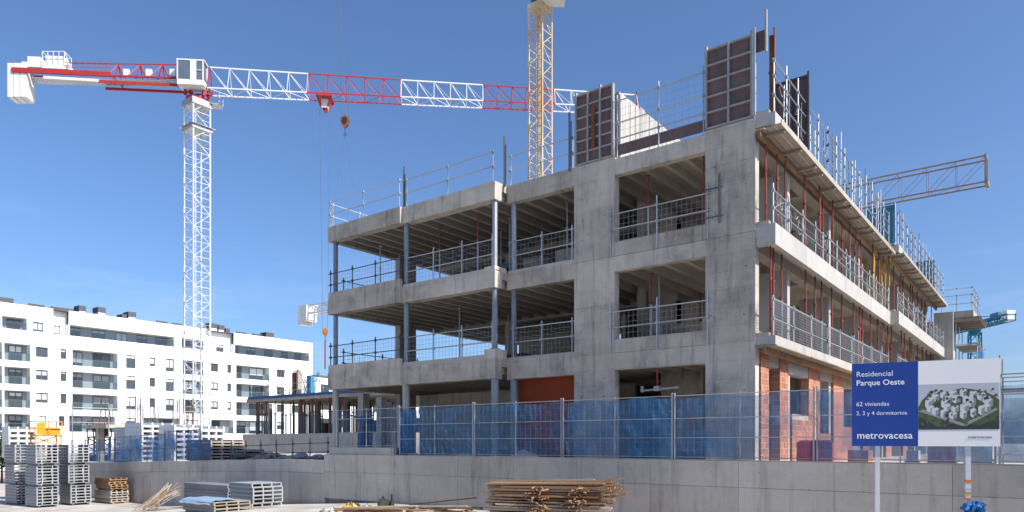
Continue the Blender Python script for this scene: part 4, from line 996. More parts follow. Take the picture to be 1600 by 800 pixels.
for k in range(12):
    x = U(xp + .3, x1 - 1.2); y_ = yd + U(.8, 9); h_ = U(.5, 1.5); c_ = k % 3
    t = thing('material_pallet', f'{("blue", "brown", "dark grey")[c_]} load stored on the plinth under the low deck', 'pallet', (x, y_, zpl), f'{("blue", "brown", "dark grey")[c_]} loads under the low deck')
    part('load', MB().box(x, x + U(.7, 1.3), y_, y_ + .9, zpl + .12, zpl + .12 + h_), ('blue_paint', 'rust', 'steel_dark')[c_], t)
    part('pallet_board', MB().box(x - .05, x + 1.2, y_ - .05, y_ + .95, zpl, zpl + .118), 'timber_grey', t)
# fence and rubbish before the deck
xa, xb = ony(362, -.9)[0], -18.3
guardrail((xa, -.9, tz(xa)), (xb, -.9, tz(xb)), 'low site railing on the ground before the deck plinth', heights=(.35, .75), post_h=1.0, spacing=1.3, pm='steel_dark', rm='steel_dark')
for k in range(14):
    px = U(345, 510); P = at(px, HY, 19.9 / ray(px, HY)[1] + U(1.5, 9)); s = U(.25, .5)
    def rf(u, v, P=P, s=s, k=k):
        A_ = u * 2 * math.pi; q = v * math.pi; rr = s * math.sin(q) * (1 + 1.2 * N3(math.cos(A_) * 2 + k * 3, math.sin(A_) * 2, v * 4))
        return (P.x + rr * math.cos(A_), P.y + rr * math.sin(A_) * 1.5, tz(P.x) + s * .4 - s * .5 * math.cos(q) * (1 + .9 * N3(A_ * 2, v * 5, k)))
    solo('rubble_heap', sheet(rf, 16, 10), ('concrete_light', 'timber_grey', 'steel_dark')[k % 3], f'{("pale", "brownish", "dark")[k % 3]} heap of site debris before the deck plinth', 'debris', f'{("pale", "brownish", "dark")[k % 3]} debris heaps before the deck')

# ------------------------------------------------------------------ lattice helpers for the cranes
class Frame:
    def __init__(s, O, e):
        s.O = Vector((O[0], O[1], 0)); s.e = Vector((e[0], e[1], 0)).normalized(); s.s = Vector((s.e.y, -s.e.x, 0))
    def P(s, u, v, z): return s.O + s.e * u + s.s * v + Vector((0, 0, z))
    def box(s, u0, u1, v0, v1, z0, z1):
        c = [s.P(u, v, z) for z in (z0, z1) for u, v in ((u0, v0), (u1, v0), (u1, v1), (u0, v1))]
        return MB().add(c, [(0, 3, 2, 1), (4, 5, 6, 7), (0, 1, 5, 4), (1, 2, 6, 5), (2, 3, 7, 6), (3, 0, 4, 7)])
def mast_section(fr, hw, z0, z1, leg, br, bays, x_brace=False):
    mb = MB(); c = [(-hw, -hw), (hw, -hw), (hw, hw), (-hw, hw)]
    for u, v in c: mb.bar(fr.P(u, v, z0), fr.P(u, v, z1), leg)
    h = (z1 - z0) / bays
    for k in range(bays):
        za, zb = z0 + k * h, z0 + (k + 1) * h
        for i in range(4):
            a, b = c[i], c[(i + 1) % 4]
            mb.bar(fr.P(*a, za + .02), fr.P(*b, za + .02), br)
            if (k + i) % 2: mb.bar(fr.P(*a, za), fr.P(*b, zb), br)
            else: mb.bar(fr.P(*b, za), fr.P(*a, zb), br)
            if x_brace:
                m_ = ((a[0] + b[0]) / 2, (a[1] + b[1]) / 2); mb.bar(fr.P(*m_, (za + zb) / 2), fr.P(*a, (za + zb) / 2), br * .7)
    return mb
def ladder(fr, u, v, z0, z1, w=.4):
    mb = MB().bar(fr.P(u - w / 2, v, z0), fr.P(u - w / 2, v, z1), .05).bar(fr.P(u + w / 2, v, z0), fr.P(u + w / 2, v, z1), .05)
    z = z0
    while z < z1: mb.bar(fr.P(u - w / 2, v, z), fr.P(u + w / 2, v, z), .03); z += .6
    return mb
def jib_section(fr, u0, u1, n, zt0, zt1, zb, hw, ch, br, tri=True):
    mb = MB(); 
    def top(u): return zt0 + (zt1 - zt0) * (u - u0) / (u1 - u0)
    tops = [0.0] if tri else [-hw, hw]
    for v in tops: mb.bar(fr.P(u0, v, zt0), fr.P(u1, v, zt1), ch)
    for v in (-hw, hw): mb.bar(fr.P(u0, v, zb), fr.P(u1, v, zb), ch)
    st = (u1 - u0) / n
    for k in range(n + 1):
        u = u0 + k * st
        mb.bar(fr.P(u, -hw, zb), fr.P(u, hw, zb), br)
        for v in (-hw, hw):
            tv = 0.0 if tri else v
            mb.bar(fr.P(u, v, zb), fr.P(u, tv, top(u)), br)
            if k < n: mb.bar(fr.P(u, tv, top(u)), fr.P(u + st, v, zb), br)
        if k < n: mb.bar(fr.P(u, -hw if k % 2 else hw, zb), fr.P(u + st, hw if k % 2 else -hw, zb), br * .8)
        if not tri: mb.bar(fr.P(u, -hw, top(u)), fr.P(u, hw, top(u)), br)
    return mb

# ------------------------------------------------------------------ white and red tower crane
d1 = 65.0; O1 = at(308, HY, d1); T1 = at(997, HY, 69.0)
cfr = Frame(O1, (T1.x - O1.x, T1.y - O1.y)); mfr = Frame(O1, (1, 0))
def upx(px):                                         # pixel column -> distance along the jib
    r = ray(px, HY); dx, dy = cfr.e.x, cfr.e.y
    det = r[0] * (-dy) + dx * r[1]; bx, by = O1.x - CAM[0], O1.y - CAM[1]
    tt = (bx * (-dy) + dx * by) / det
    q = Vector((CAM[0] + r[0] * tt - O1.x, CAM[1] + r[1] * tt - O1.y, 0)); return q.dot(cfr.e)
C1 = thing('tower_crane', 'white lattice tower crane with red and white jib left of the building', 'crane', (O1.x, O1.y, TZ))
zm = EYE + (692 - 160) / F * d1
hw = .80; z = TZ; k = 0
while z < zm - .3:
    z2 = min(z + 5.4, zm); part('mast_section', mast_section(mfr, hw, z, z2, .11, .036, 4, True), 'white_paint', C1, kind='stuff'); z = z2; k += 1
part('base_block', mfr.box(-2.2, 2.2, -2.2, 2.2, TZ, TZ + .5), 'concrete', C1)
part('ladder', ladder(mfr, .1, .3, TZ + 1, zm), 'white_paint', C1)
part('collar', mfr.box(-.95, .95, -.95, .95, zm - 2.75, zm - 2.45), 'galv', C1)
pf = part('ring_platform', mfr.box(-1.15, 1.15, -1.15, 1.15, zm - 2.43, zm - 2.40), 'galv', C1)
part('mast_head', mfr.box(-.95, .95, -.95, .95, zm - .55, zm), 'galv', C1)
part('slewing_ring', MB().tube(mfr.P(0, 0, zm), mfr.P(0, 0, zm + .3), .95, 18), 'red_paint', C1)
sf = MB()
for u in (-.8, .8):
    for v in (-.7, .7): sf.bar(cfr.P(u, v, zm + .3), cfr.P(u, v, zm + 1.7), .2)
sf.bar(cfr.P(-.8, -.7, zm + .4), cfr.P(.8, -.7, zm + 1.6), .12).bar(cfr.P(-.8, .7, zm + .4), cfr.P(.8, .7, zm + 1.6), .12)
sf.bar(cfr.P(-.9, -.75, zm + 1.6), cfr.P(.9, -.75, zm + 1.6), .2).bar(cfr.P(-.9, .75, zm + 1.6), cfr.P(.9, .75, zm + 1.6), .2)
part('slewing_frame', sf, 'red_paint', C1)
part('motor', cfr.box(-.35, .35, -.9, -.4, zm + .35, zm + 1.0), 'steel_dark', C1)
part('side_platform', cfr.box(.9, 2.0, -.9, .2, zm - .15, zm - .05).add(*(lambda m: (m.v, m.f))(MB().bar(cfr.P(2, -.9, zm), cfr.P(2, -.9, zm + 1.1), .06).bar(cfr.P(.9, -.9, zm + 1.1), cfr.P(2, -.9, zm + 1.1), .05).bar(cfr.P(2, .2, zm), cfr.P(2, .2, zm + 1.1), .06))), 'galv', C1)
zb = EYE + (692 - 142.5) / F * d1; zt0 = zb + 2.25
u_s = [upx(p) for p in (328, 482, 627, 755, 866, 995)]
cols_ = ['white_paint', 'red_paint', 'white_paint', 'red_paint', 'white_paint']
hh = [2.25, 2.1, 1.95, 1.85, 1.75, 1.6]
for k in range(5):
    part('jib_section', jib_section(cfr, u_s[k], u_s[k + 1] - .04, 5, zb + hh[k], zb + hh[k + 1], zb, .75, .10, .045), cols_[k], C1, ('white', 'red')[k % 2] + ' jib section', kind='stuff')
part('jib_end', MB().bar(cfr.P(u_s[5], 0, zb), cfr.P(u_s[5], 0, zb + 1.9), .12).bar(cfr.P(u_s[5], -.8, zb), cfr.P(u_s[5], .8, zb), .2), 'red_paint', C1)
part('jib_root', jib_section(cfr, -.6, u_s[0], 1, zt0, zt0, zb, .75, .12, .07), 'red_paint', C1)
# cab on the camera side
cv0, cv1 = .3, 1.45
cab = part('cab', cfr.box(-1.25, 1.05, cv0, cv1, zb - .10, zb + .35), 'white_paint', C1)
part('window', cfr.box(-1.2, .95, cv0 + .05, cv1 - .02, zb + .35, zb + 2.05), 'cab_glass', cab)
part('door', cfr.box(-.12, .40, cv1 - .021, cv1 + .02, zb + .0, zb + 2.1), 'white_paint', cab)
for u in (-1.22, .98): part('frame', cfr.box(u - .05, u + .05, cv1 - .06, cv1 + .01, zb + .35, zb + 2.05), 'white_paint', cab)
for u in (-1.22, .98): part('frame', cfr.box(u - .05, u + .05, cv0, cv0 + .08, zb + .35, zb + 2.05), 'white_paint', cab)
part('roof', cfr.box(-1.3, 1.1, cv0, cv1 + .02, zb + 2.05, zb + 2.16), 'white_paint', cab)
part('floor', cfr.box(-1.1, .95, cv0 + .1, cv1 - .2, zb - .25, zb - .10), 'white_paint', cab)
part('rail', MB().bar(cfr.P(.4, cv1 + .02, zb + 1.2), cfr.P(1.0, cv1 + .02, zb + 1.2), .05), 'white_paint', cab)
# counter-jib
def zj_(px, py):
    p = cfr.P(upx(px), 0, 0); dd = -(p.x - CAM[0]) * ST + (p.y - CAM[1]) * CT
    return EYE + (HY - py) / F * dd
def cpt(px, py, v): return cfr.P(upx(px), v, zj_(px, py))
for v in (-.65, .65):
    part('counter_jib_beam', MB().bar(cpt(25, 115, v), cpt(178, 122, v), .14, .42), 'red_paint', C1)
    part('counter_jib_chord', MB().bar(cpt(178, 124, v), cpt(288, 128, v), .13), 'red_paint', C1)
    part('counter_jib_chord', MB().bar(cpt(160, 133, v), cpt(288, 139, v), .16, .22), 'red_paint', C1)
    part('counter_jib_strut', MB().bar(cpt(178, 123, v), cpt(190, 134, v), .1), 'red_paint', C1)
part('tie_bar', MB().bar(cpt(112, 99, 0), cpt(284, 101, 0), .09), 'red_paint', C1)
pw = MB()
for px in (185, 219, 254):
    for v in (-.65, .65):
        pw.bar(cpt(px, 101, 0), cpt(px - 13, 123, v), .075).bar(cpt(px, 101, 0), cpt(px + 13, 125, v), .075).bar(cpt(px, 101, 0), cpt(px, 124, v), .065)
part('counter_jib_lattice', pw, 'red_paint', C1)
part('walkway', MB().bar(cpt(55, 126, 0), cpt(280, 131, 0), 1.2, .06), 'galv', C1)
part('walkway_edge', MB().bar(cpt(75, 127, .7), cpt(160, 132, .7), .10, .22), 'white_paint', C1)
br_ = MB()
for k in range(12):
    ua = 165 + (284 - 165) * k / 12; ub = 165 + (284 - 165) * (k + 1) / 12
    br_.bar(cpt(ua, 128 + k * .3, -.6 if k % 2 else .6), cpt(ub, 128 + k * .3, .6 if k % 2 else -.6), .05)
part('counter_jib_bracing', br_, 'panel_blue', C1, kind='stuff')
def cbox(pa, pb, ya_, yb_, v0, v1): return cfr.box(upx(pa), upx(pb), v0, v1, zj_((pa + pb) / 2, yb_), zj_((pa + pb) / 2, ya_))
for px in (201, 236, 273): part('winch_drum', cbox(px - 4.5, px + 4.5, 112.5, 123, .3, .55), 'white_paint', C1)
rl = MB()
for k in range(8): rl.bar(cpt(112 + 9 * k, 118, .7), cpt(112 + 9 * k, 104, .7), .035)
for y_ in (104, 111): rl.bar(cpt(108, y_, .7), cpt(178, y_ + 1, .7), .035)
part('handrail', rl, 'red_paint', C1)
for pa, pb in ((18, 26.2), (27.3, 36.6), (37.7, 47.5)): part('counterweight', cbox(pa, pb, 104, 156, -.75, .6), 'white_paint', C1)
part('counterweight_top', cbox(22, 38, 102.5, 104, -.6, .5), 'red_paint', C1)
part('winch_house', cbox(48, 68, 93, 109, -.5, .5), 'white_paint', C1)
part('winch_cover', cbox(39, 47.6, 101, 110, -.5, .5), 'white_paint', C1)
part('electric_cabinet', cbox(76, 104, 92, 105, -.5, .5), 'white_paint', C1)
part('bracket', cbox(72, 112, 105, 112, -.55, .55), 'white_paint', C1)
rl = MB()
for k in range(5): rl.bar(cpt(72 + 8.5 * k, 105, .6), cpt(72 + 8.5 * k, 86, .6), .04).bar(cpt(72 + 8.5 * k, 105, -.6), cpt(72 + 8.5 * k, 86, -.6), .04)
for v in (-.6, .6):
    for y_ in (86, 95): rl.bar(cpt(72, y_, v), cpt(106, y_, v), .04)
rl.bar(cpt(106, 86, .6), cpt(117, 112, .6), .05).bar(cpt(72, 86, .6), cpt(72, 86, -.6), .04).bar(cpt(106, 86, .6), cpt(106, 86, -.6), .04)
part('handrail', rl, 'white_paint', C1)
# trolley
ut = upx(508)
tr_ = part('trolley', cfr.box(ut - .7, ut + .7, -.9, .9, zb - .28, zb - .1), 'red_paint', C1)
part('sheave_frame', MB().bar(cfr.P(ut - .65, .8, zb - .2), cfr.P(ut - .3, .3, zb - 1.0), .12).bar(cfr.P(ut + .65, .8, zb - .2), cfr.P(ut + .3, .3, zb - 1.0), .12).bar(cfr.P(ut - .65, -.8, zb - .2), cfr.P(ut - .3, -.3, zb - 1.0), .12).bar(cfr.P(ut + .65, -.8, zb - .2), cfr.P(ut + .3, -.3, zb - 1.0), .12), 'red_paint', tr_)
part('sheave_box', cfr.box(ut - .3, ut + .3, -.35, .35, zb - 1.1, zb - .3), 'white_paint', tr_)
part('sheave', MB().tube(cfr.P(ut, -.2, zb - 1.2), cfr.P(ut, .2, zb - 1.2), .22, 12), 'red_paint', tr_)
# hook of the white and red crane
P = cfr.P(ut, 0, 0); zh = EYE + (692 - 520) / F * (d1 + 1.5)
def hook_block(label, P, ztop, z, s, cabw, rod, m1, m2, up):
    t = thing('hook_block', label, 'hook block', (P.x, P.y, z))
    a = Vector((CT, ST * -1, 0)) * 1.0
    a = Vector((math.cos(-math.atan2(ST, CT)) , 0, 0)); a = Vector((CT, ST, 0))
    prof = [(0, -.75), (.36, -.35), (.50, .10), (.42, .55), (.18, .40), (.12, .75), (-.12, .75), (-.18, .40), (-.42, .55), (-.50, .10), (-.36, -.35)]
    mb = MB().prism([(u * s, w * s) for u, w in prof], 'y', -.16 * s, .16 * s).xf(lambda v: Vector((P.x, P.y, z)) + a * v.x + Vector((-a.y, a.x, 0)) * v.y + Vector((0, 0, v.z)))
    part('block', mb, m1, t)
    mb = MB().prism([(u * s * .55, w * s * .62 + .05 * s) for u, w in [(0, -.75), (.36, -.35), (.50, .10), (.35, .6), (-.35, .6), (-.50, .10), (-.36, -.35)]], 'y', -.2 * s, .2 * s).xf(lambda v: Vector((P.x, P.y, z)) + a * v.x + Vector((-a.y, a.x, 0)) * v.y + Vector((0, 0, v.z)))
    part('cheek_plate', mb, m2, t)
    part('hook', MB().path([(P.x, P.y, z - .7 * s), (P.x, P.y, z - 1.15 * s), (P.x + .12 * s * a.x, P.y + .12 * s * a.y, z - 1.35 * s), (P.x, P.y, z - 1.55 * s), (P.x - .14 * s * a.x, P.y - .14 * s * a.y, z - 1.40 * s)], .06 * s, 6), 'steel_dark', t)
    for q in (-1, 1): part('cable', MB().tube(Vector((P.x, P.y, z + .5 * s)) + a * (.4 * s * q), Vector((P.x, P.y, ztop)) + a * (cabw * q), .014, 4), 'steel_dark', t)
    if rod: part('sling', MB().tube((P.x, P.y, z - 1.5 * s), (P.x, P.y, z - 1.5 * s - rod), .07, 6), 'red_prop', t)
    return t
hook_block('orange hook block hanging low beside the left edge of the building', P, zb - 1.2, zh, .55, .5, 2.6, 'hook_orange', 'hook_orange', a)

# ------------------------------------------------------------------ yellow tower crane behind the building
d2 = 46.0; O2 = at(844, HY, d2); h2 = at(539, HY, 44.0)
f2 = Frame(O2, (h2.x - O2.x, h2.y - O2.y)); m2 = Frame(O2, (1, 0))
C2 = thing('tower_crane', 'yellow lattice tower crane mast rising behind the building', 'crane', (O2.x, O2.y, TZ))
zm2 = EYE + (692 - 9) / F * d2; z = TZ
while z < zm2 - .3:
    zz = min(z + 4.2, zm2); part('mast_section', mast_section(m2, .53, z, zz, .095, .038, 4, True), 'beige_steel', C2, kind='stuff'); z = zz
part('ladder', ladder(m2, -.1, .1, TZ + 1, zm2, .3), 'beige_steel', C2)
part('mast_head', m2.box(-.6, .6, -.6, .6, zm2 - .3, zm2 + .0), 'beige_steel', C2)
part('slewing_ring', MB().tube(m2.P(0, 0, zm2 + .0), m2.P(0, 0, zm2 + 1.2), .6, 16), 'steel_dark', C2)
k2 = Frame(O2, (CT, ST))
cb = part('cab', k2.box(.1, 1.55, .25, 1.6, zm2 - .25, zm2 + .75), 'white_paint', C2)
part('window', k2.box(.15, 1.5, .3, 1.55, zm2 + .75, zm2 + 1.9), 'cab_glass', cb)
zj2 = zm2 + 2.4
part('jib_section', jib_section(f2, -.5, 16, 10, zj2 + 1.4, zj2 + 1.2, zj2, .6, .13, .07), 'beige_steel', C2, kind='stuff')
part('counter_jib', f2.box(-8, -.5, -.6, .6, zj2 + .2, zj2 + .5), 'beige_steel', C2)
part('counterweight', f2.box(-8, -6.3, -.7, .7, zj2 + .5, zj2 + 1.9), 'concrete_light', C2)
part('tower_top', m2.box(-.5, .5, -.5, .5, zm2 + 1.2, zj2 + .2), 'beige_steel', C2)
zk = EYE + (692 - 190) / F * 44
hk = hook_block('dark red hook block hanging in the sky from the yellow crane', h2, zj2, zk, .58, .32, 0, 'rust', 'black_paint', a)
for q in (-1, 1):
    av = Vector((CT, ST, 0)); p_ = Vector((h2.x, h2.y, zk - .68))
    part('sling', MB().tube(p_, p_ + av * (.5 * q) + Vector((0, 0, -3.4)), .007, 4), 'steel_dark', hk)

# ------------------------------------------------------------------ crane behind the building whose jib tip shows above the roof
tip = at(1541, 287, 40.0)
f3 = Frame((tip.x, tip.y), (-1, 0)); zj = tip.z
C3 = thing('tower_crane', 'crane with a thin rusty lattice jib reaching out above the right roof edge', 'crane', (tip.x - 16, tip.y, TZ))
part('jib_section', jib_section(f3, 0, 7.2, 5, zj + 1.45, zj + 1.45, zj, .42, .075, .022, False), 'jib_rust', C3, kind='stuff')
part('jib_section', jib_section(f3, 7.2, 15.5, 6, zj + 1.45, zj + 1.45, zj, .42, .075, .022, False), 'jib_rust', C3, kind='stuff')
part('jib_end', f3.box(-.12, .05, -.55, .55, zj - .1, zj + .1).add(*(lambda m: (m.v, m.f))(MB().bar(f3.P(0, .5, zj), f3.P(0, .5, zj + 1.5), .09).bar(f3.P(0, -.5, zj), f3.P(0, -.5, zj + 1.5), .09).bar(f3.P(0, -.5, zj + 1.5), f3.P(0, .5, zj + 1.5), .09))), 'jib_rust', C3)
part('mast_section', mast_section(Frame((tip.x - 16, tip.y), (1, 0)), .5, TZ, zj + 1.0, .12, .05, 10), 'jib_rust', C3, kind='stuff')

# ------------------------------------------------------------------ blue crane far right
d4 = 125.0; O4 = at(1523, HY, d4); e4 = at(1580, HY, 116); f4 = Frame(O4, (e4.x - O4.x, e4.y - O4.y)); m4 = Frame(O4, (1, .35))
C4 = thing('tower_crane', 'blue tower crane with white counterweight in the distance beyond the advertising board', 'crane', (O4.x, O4.y, 0))
z4 = EYE + (692 - 510) / F * d4
part('mast_section', mast_section(m4, .8, 0, z4 - 1.2, .22, .10, 12), 'teal_paint', C4, kind='stuff')
part('slewing_frame', MB().tube(m4.P(0, 0, z4 - 1.6), m4.P(0, 0, z4 - .2), 1.0, 10), 'teal_paint', C4)
part('tower_top', mast_section(m4, .6, z4 - .2, z4 + 1.6, .2, .1, 1), 'teal_paint', C4)
le = (e4 - O4).length
part('counter_jib', jib_section(f4, .3, le, 4, z4 + .5, z4 + .5, z4 - .4, .7, .3, .12, False), 'teal_paint', C4, kind='stuff')
part('counterweight', f4.box(le - 1.4, le, -.7, .7, z4 - .5, z4 + 1.2), 'white_paint', C4)
part('winch_house', f4.box(le - 4.2, le - 2.2, -.6, .6, z4 + .5, z4 + 1.3), 'panel_blue', C4)
part('jib_section', jib_section(f4, -26, -.3, 10, z4 + .7, z4 + .9, z4 - .3, .6, .3, .12), 'teal_paint', C4, kind='stuff')
part('tie_bar', MB().bar(f4.P(le - 1, 0, z4 + .6), f4.P(0, 0, z4 + 1.6), .12).bar(f4.P(0, 0, z4 + 1.6), f4.P(-14, 0, z4 + .8), .12), 'teal_paint', C4)

# ------------------------------------------------------------------ distant white crane peeping out at the left end of the building
O5 = at(628, HY, 80); e5 = at(474, HY, 91); f5 = Frame(O5, (e5.x - O5.x, e5.y - O5.y)); l5 = (e5 - O5).length
z5 = EYE + (692 - 462) / F * 80
C5 = thing('tower_crane', 'distant white crane with counterweight peeping out left of the building', 'crane', (O5.x, O5.y, TZ))
part('mast_section', mast_section(Frame(O5, (1, 0)), .5, TZ, z5 - .3, .13, .06, 12), 'white_paint', C5, kind='stuff')
part('counter_jib', jib_section(f5, 0, l5, 7, z5 + .7, z5 + .7, z5 - .3, .5, .16, .08, False), 'white_paint', C5, kind='stuff')
part('counterweight', f5.box(l5 - .8, l5, -.8, .8, z5 - 1.6, z5 + .8), 'white_paint', C5)
part('counterweight', f5.box(l5 - 1.7, l5 - .85, -.8, .8, z5 - 1.2, z5 + .8), 'white_paint', C5)
part('jib_section', jib_section(f5, -8, 0, 4, z5 + .7, z5 + .7, z5 - .3, .5, .16, .08), 'white_paint', C5, kind='stuff')

# ------------------------------------------------------------------ white apartment block
XA = -99.0
def ya(px): return onx(px, XA)[0]
A_ = thing('apartment_building', 'long white apartment block with grey balconies behind the white crane', 'building', (XA, ya(200), 0))
def fl(k): return 4.0 + 3.0 * k
class Facade:
    def __init__(s, y0, y1, z0, z1, x, th): s.y0, s.y1, s.z0, s.z1, s.x, s.th = y0, y1, z0, z1, x, th; s.h = []
    def hole(s, y0, y1, z0, z1): s.h.append((y0, y1, z0, z1))
    def build(s, name='wall'):
        zs = sorted({s.z0, s.z1, *[v for h in s.h for v in h[2:]]}); mb = MB()
        for a, b in zip(zs[:-1], zs[1:]):
            if b - a < 1e-4: continue
            hs = sorted((h[0], h[1]) for h in s.h if h[2] < b - 1e-4 and h[3] > a + 1e-4); y = s.y0
            for p, q in hs:
                if p > y + 1e-4: mb.box(s.x - s.th, s.x, y, p, a, b)
                y = max(y, q)
            if s.y1 > y + 1e-4: mb.box(s.x - s.th, s.x, y, s.y1, a, b)
        part(name, mb, 'render_white', A_)
def window(x, y0, y1, z0, z1, panes=2):
    f = MB(); w = .08
    f.box(x - .08, x, y0, y1, z0, z0 + w).box(x - .08, x, y0, y1, z1 - w, z1).box(x - .08, x, y0, y0 + w, z0 + w, z1 - w).box(x - .08, x, y1 - w, y1, z0 + w, z1 - w)
    for k in range(1, panes): f.box(x - .07, x + .005, y0 + (y1 - y0) * k / panes - .04, y0 + (y1 - y0) * k / panes + .04, z0 + w, z1 - w)
    o = part('window', f, 'frame_grey', A_)
    part('pane', MB().box(x - .06, x - .04, y0 + w * .5, y1 - w * .5, z0 + w * .5, z1 - w * .5), 'glass', o)
    if R() < .55:
        f_ = U(.15, .75); part('blind', MB().box(x - .04, x - .03, y0 + w, y1 - w, z1 - w - (z1 - z0) * f_, z1 - w * .6), 'clad_grey' if R() < .6 else 'render_white', o)
def winhole(F_, pa, pb, k, lo=.62, hi=1.95, panes=2):
    y0, y1 = ya(pa), ya(pb); F_.hole(y0, y1, fl(k) + lo, fl(k) + hi); window(F_.x - .18, y0, y1, fl(k) + lo, fl(k) + hi, panes)
def balcony(F_, pa, pb, k, wins, lo=-.15, hi=2.05, depth=1.3):
    y0, y1 = ya(pa), ya(pb); x = F_.x; z0, z1 = fl(k) + lo, fl(k) + hi
    F_.hole(y0, y1, z0, z1)
    mb = MB().box(x - depth - .1, x - depth, y0, y1, z0, z1)
    part('balcony_back', mb, 'clad_grey', A_)
    part('balcony_side', MB().box(x - depth, x - F_.th - .0, y0 - .08, y0 + .02, z0, z1).box(x - depth, x - F_.th, y1 - .02, y1 + .08, z0, z1), 'render_white', A_)
    part('balcony_floor', MB().box(x - depth, x - .02, y0, y1, z0 - .12, z0 + .01), 'clad_grey', A_)
    part('balcony_ceiling', MB().box(x - depth, x - F_.th, y0, y1, z1 - .01, z1 + .1), 'render_white', A_)
    for (p, q) in wins: window(x - depth + .09, ya(p), ya(q), z0 + .1, z1 - .15)
    g_ = part('balustrade', MB().box(x - .10, x - .07, y0 + .02, y1 - .02, z0 + .05, z0 + .95), 'balustrade', A_)
    part('handrail', MB().box(x - .11, x - .06, y0, y1, z0 + .95, z0 + 1.0), 'frame_grey', g_)
TH = .30
FA = Facade(ya(-140), ya(50.5), -1.2, fl(4) + .9 - .05, XA + .35, TH)
FB1 = Facade(ya(50.5), ya(322), -1.2, fl(4) + .85, XA, TH)
FB2 = Facade(ya(322), ya(486), 0, fl(4) + .85, XA, TH)
for k in range(0, 4):
    for pa, pb in ((-110, -60), (-52, 2), (5, 46)):
        c0 = pa + (pb - pa) * .30; balcony(FA, pa, pb, k, [(c0, c0 + (pb - pa) * .52)])
    if k:
        winhole(FB1, 56, 75, k); winhole(FB1, 94.5, 104, k, panes=1)
        balcony(FB1, 113, 184, k, [(114.5, 135), (151, 178)])
        winhole(FB1, 197, 212, k, .1, 2.0); winhole(FB1, 233.5, 242.5, k, panes=1)
        winhole(FB1, 259, 272, k, .1, 2.0); balcony(FB1, 285, 318, k, [(290, 312)])
        for pa, pb in ((213.5, 221), (273.2, 281)): part('shutter_panel', MB().box(XA, XA + .06, ya(pa), ya(pb), fl(k) + .1, fl(k) + 2.0), 'clad_grey', A_)
        winhole(FB2, 328, 341, k); winhole(FB2, 355, 361.5, k, panes=1)
        balcony(FB2, 369, 421, k, [(370.5, 384), (396, 418)])
        winhole(FB2, 432.5, 444.5, k); winhole(FB2, 456, 468, k); 
    else:
        winhole(FB1, 58, 72, k); winhole(FB1, 92, 101, k, panes=1); balcony(FB1, 108, 180, k, [(115, 134), (150, 174)])
        winhole(FB1, 197, 212, k); balcony(FB1, 225, 280, k, [(228, 245), (255, 275)]); winhole(FB1, 290, 310, k)
        balcony(FB2, 330, 365, k, [(335, 350)]); balcony(FB2, 369, 421, k, [(372, 390), (396, 416)]); winhole(FB2, 432.5, 444.5, k)
# penthouse floor
FP1 = Facade(ya(108), ya(322), fl(4) + .85, fl(4) + 4.2, XA, TH)
balcony(FP1, 109, 272, 4, [(114, 133), (151, 172), (188, 206), (222, 238), (251, 268)], lo=.851, hi=2.35, depth=1.6)
balcony(FP1, 284, 318, 4, [(290, 312)], lo=.851, hi=2.35, depth=1.6)
FP2 = Facade(ya(366), ya(486), fl(4) + .85, fl(4) + 4.2, XA, TH)
balcony(FP2, 367, 483, 4, [(369, 381), (393, 407), (421, 434), (448, 458), (468, 478)], lo=.851, hi=2.35, depth=1.6)
FP3 = Facade(ya(-140), ya(80), fl(4) + .86, fl(4) + 4.2, XA - .2, TH)
balcony(FP3, -100, 2, 4, [(-80, -50), (-30, 0)], lo=.861, hi=2.5); balcony(FP3, 4, 43, 4, [(17, 38)], lo=.861, hi=2.5); 
FP4 = Facade(ya(80), ya(110), fl(4) + .86, fl(4) + 4.2, XA - 1.2, TH); winhole(FP4, 86, 100, 4, .9, 2.2)
FP5 = Facade(ya(320), ya(368), fl(4) + .86, fl(4) + 4.2, XA - 1.2, TH); winhole(FP5, 344, 356, 4, .9, 2.2)
winhole(FP3, 52, 69, 4, .95, 2.2)
for f_ in (FA, FB1, FB2, FP1, FP2, FP3, FP4, FP5): f_.build()
part('body', MB().box(XA - 14, XA - 2.6, ya(-140), ya(486) - .02, 0, fl(4) + 4.1), 'render_white', A_)
part('gable_wall', MB().box(XA - 14, XA - .001, ya(486) - .0, ya(486) + .3, 0, fl(4) + 4.2), 'render_white', A_)
part('terrace_floor', MB().box(XA - 2.6, XA - .3, ya(50), ya(486) - .02, fl(4) + .55, fl(4) + .6), 'clad_grey', A_)
part('roof', MB().box(XA - 14, XA - .31, ya(-140), ya(486) - .01, fl(4) + 4.1, fl(4) + 4.15), 'roof_unit', A_)
part('side_wall', MB().box(XA - 2.6, XA - .2, ya(80) - .01, ya(80) + .3, fl(4) + .6, fl(4) + 4.2), 'render_white', A_)
part('side_wall', MB().box(XA - .02, XA + .04, ya(50.5) - .3, ya(50.5) - .005, 0, fl(4) + .84), 'render_white', A_)
for pa, pb, hb in ((-6, 20, .35), (124, 133, .7), (153.5, 164, .85), (191, 197, .3), (201, 211.5, .8), (327, 339, .8), (342, 350, .7), (353, 358, .3), (416, 427, .6)):
    xx = XA - 2.5; y0, y1 = onx(pa, xx)[0], onx(pb, xx)[0]; zb_ = fl(4) + 4.15
    c_ = part('chimney', MB().box(xx - 1.6, xx, y0, y1, zb_, zb_ + hb), 'render_white', A_)
    part('chimney_cap', MB().box(xx - 1.7, xx + .08, y0 - .08, y1 + .08, zb_ + hb, zb_ + hb + .72), 'roof_unit', c_)
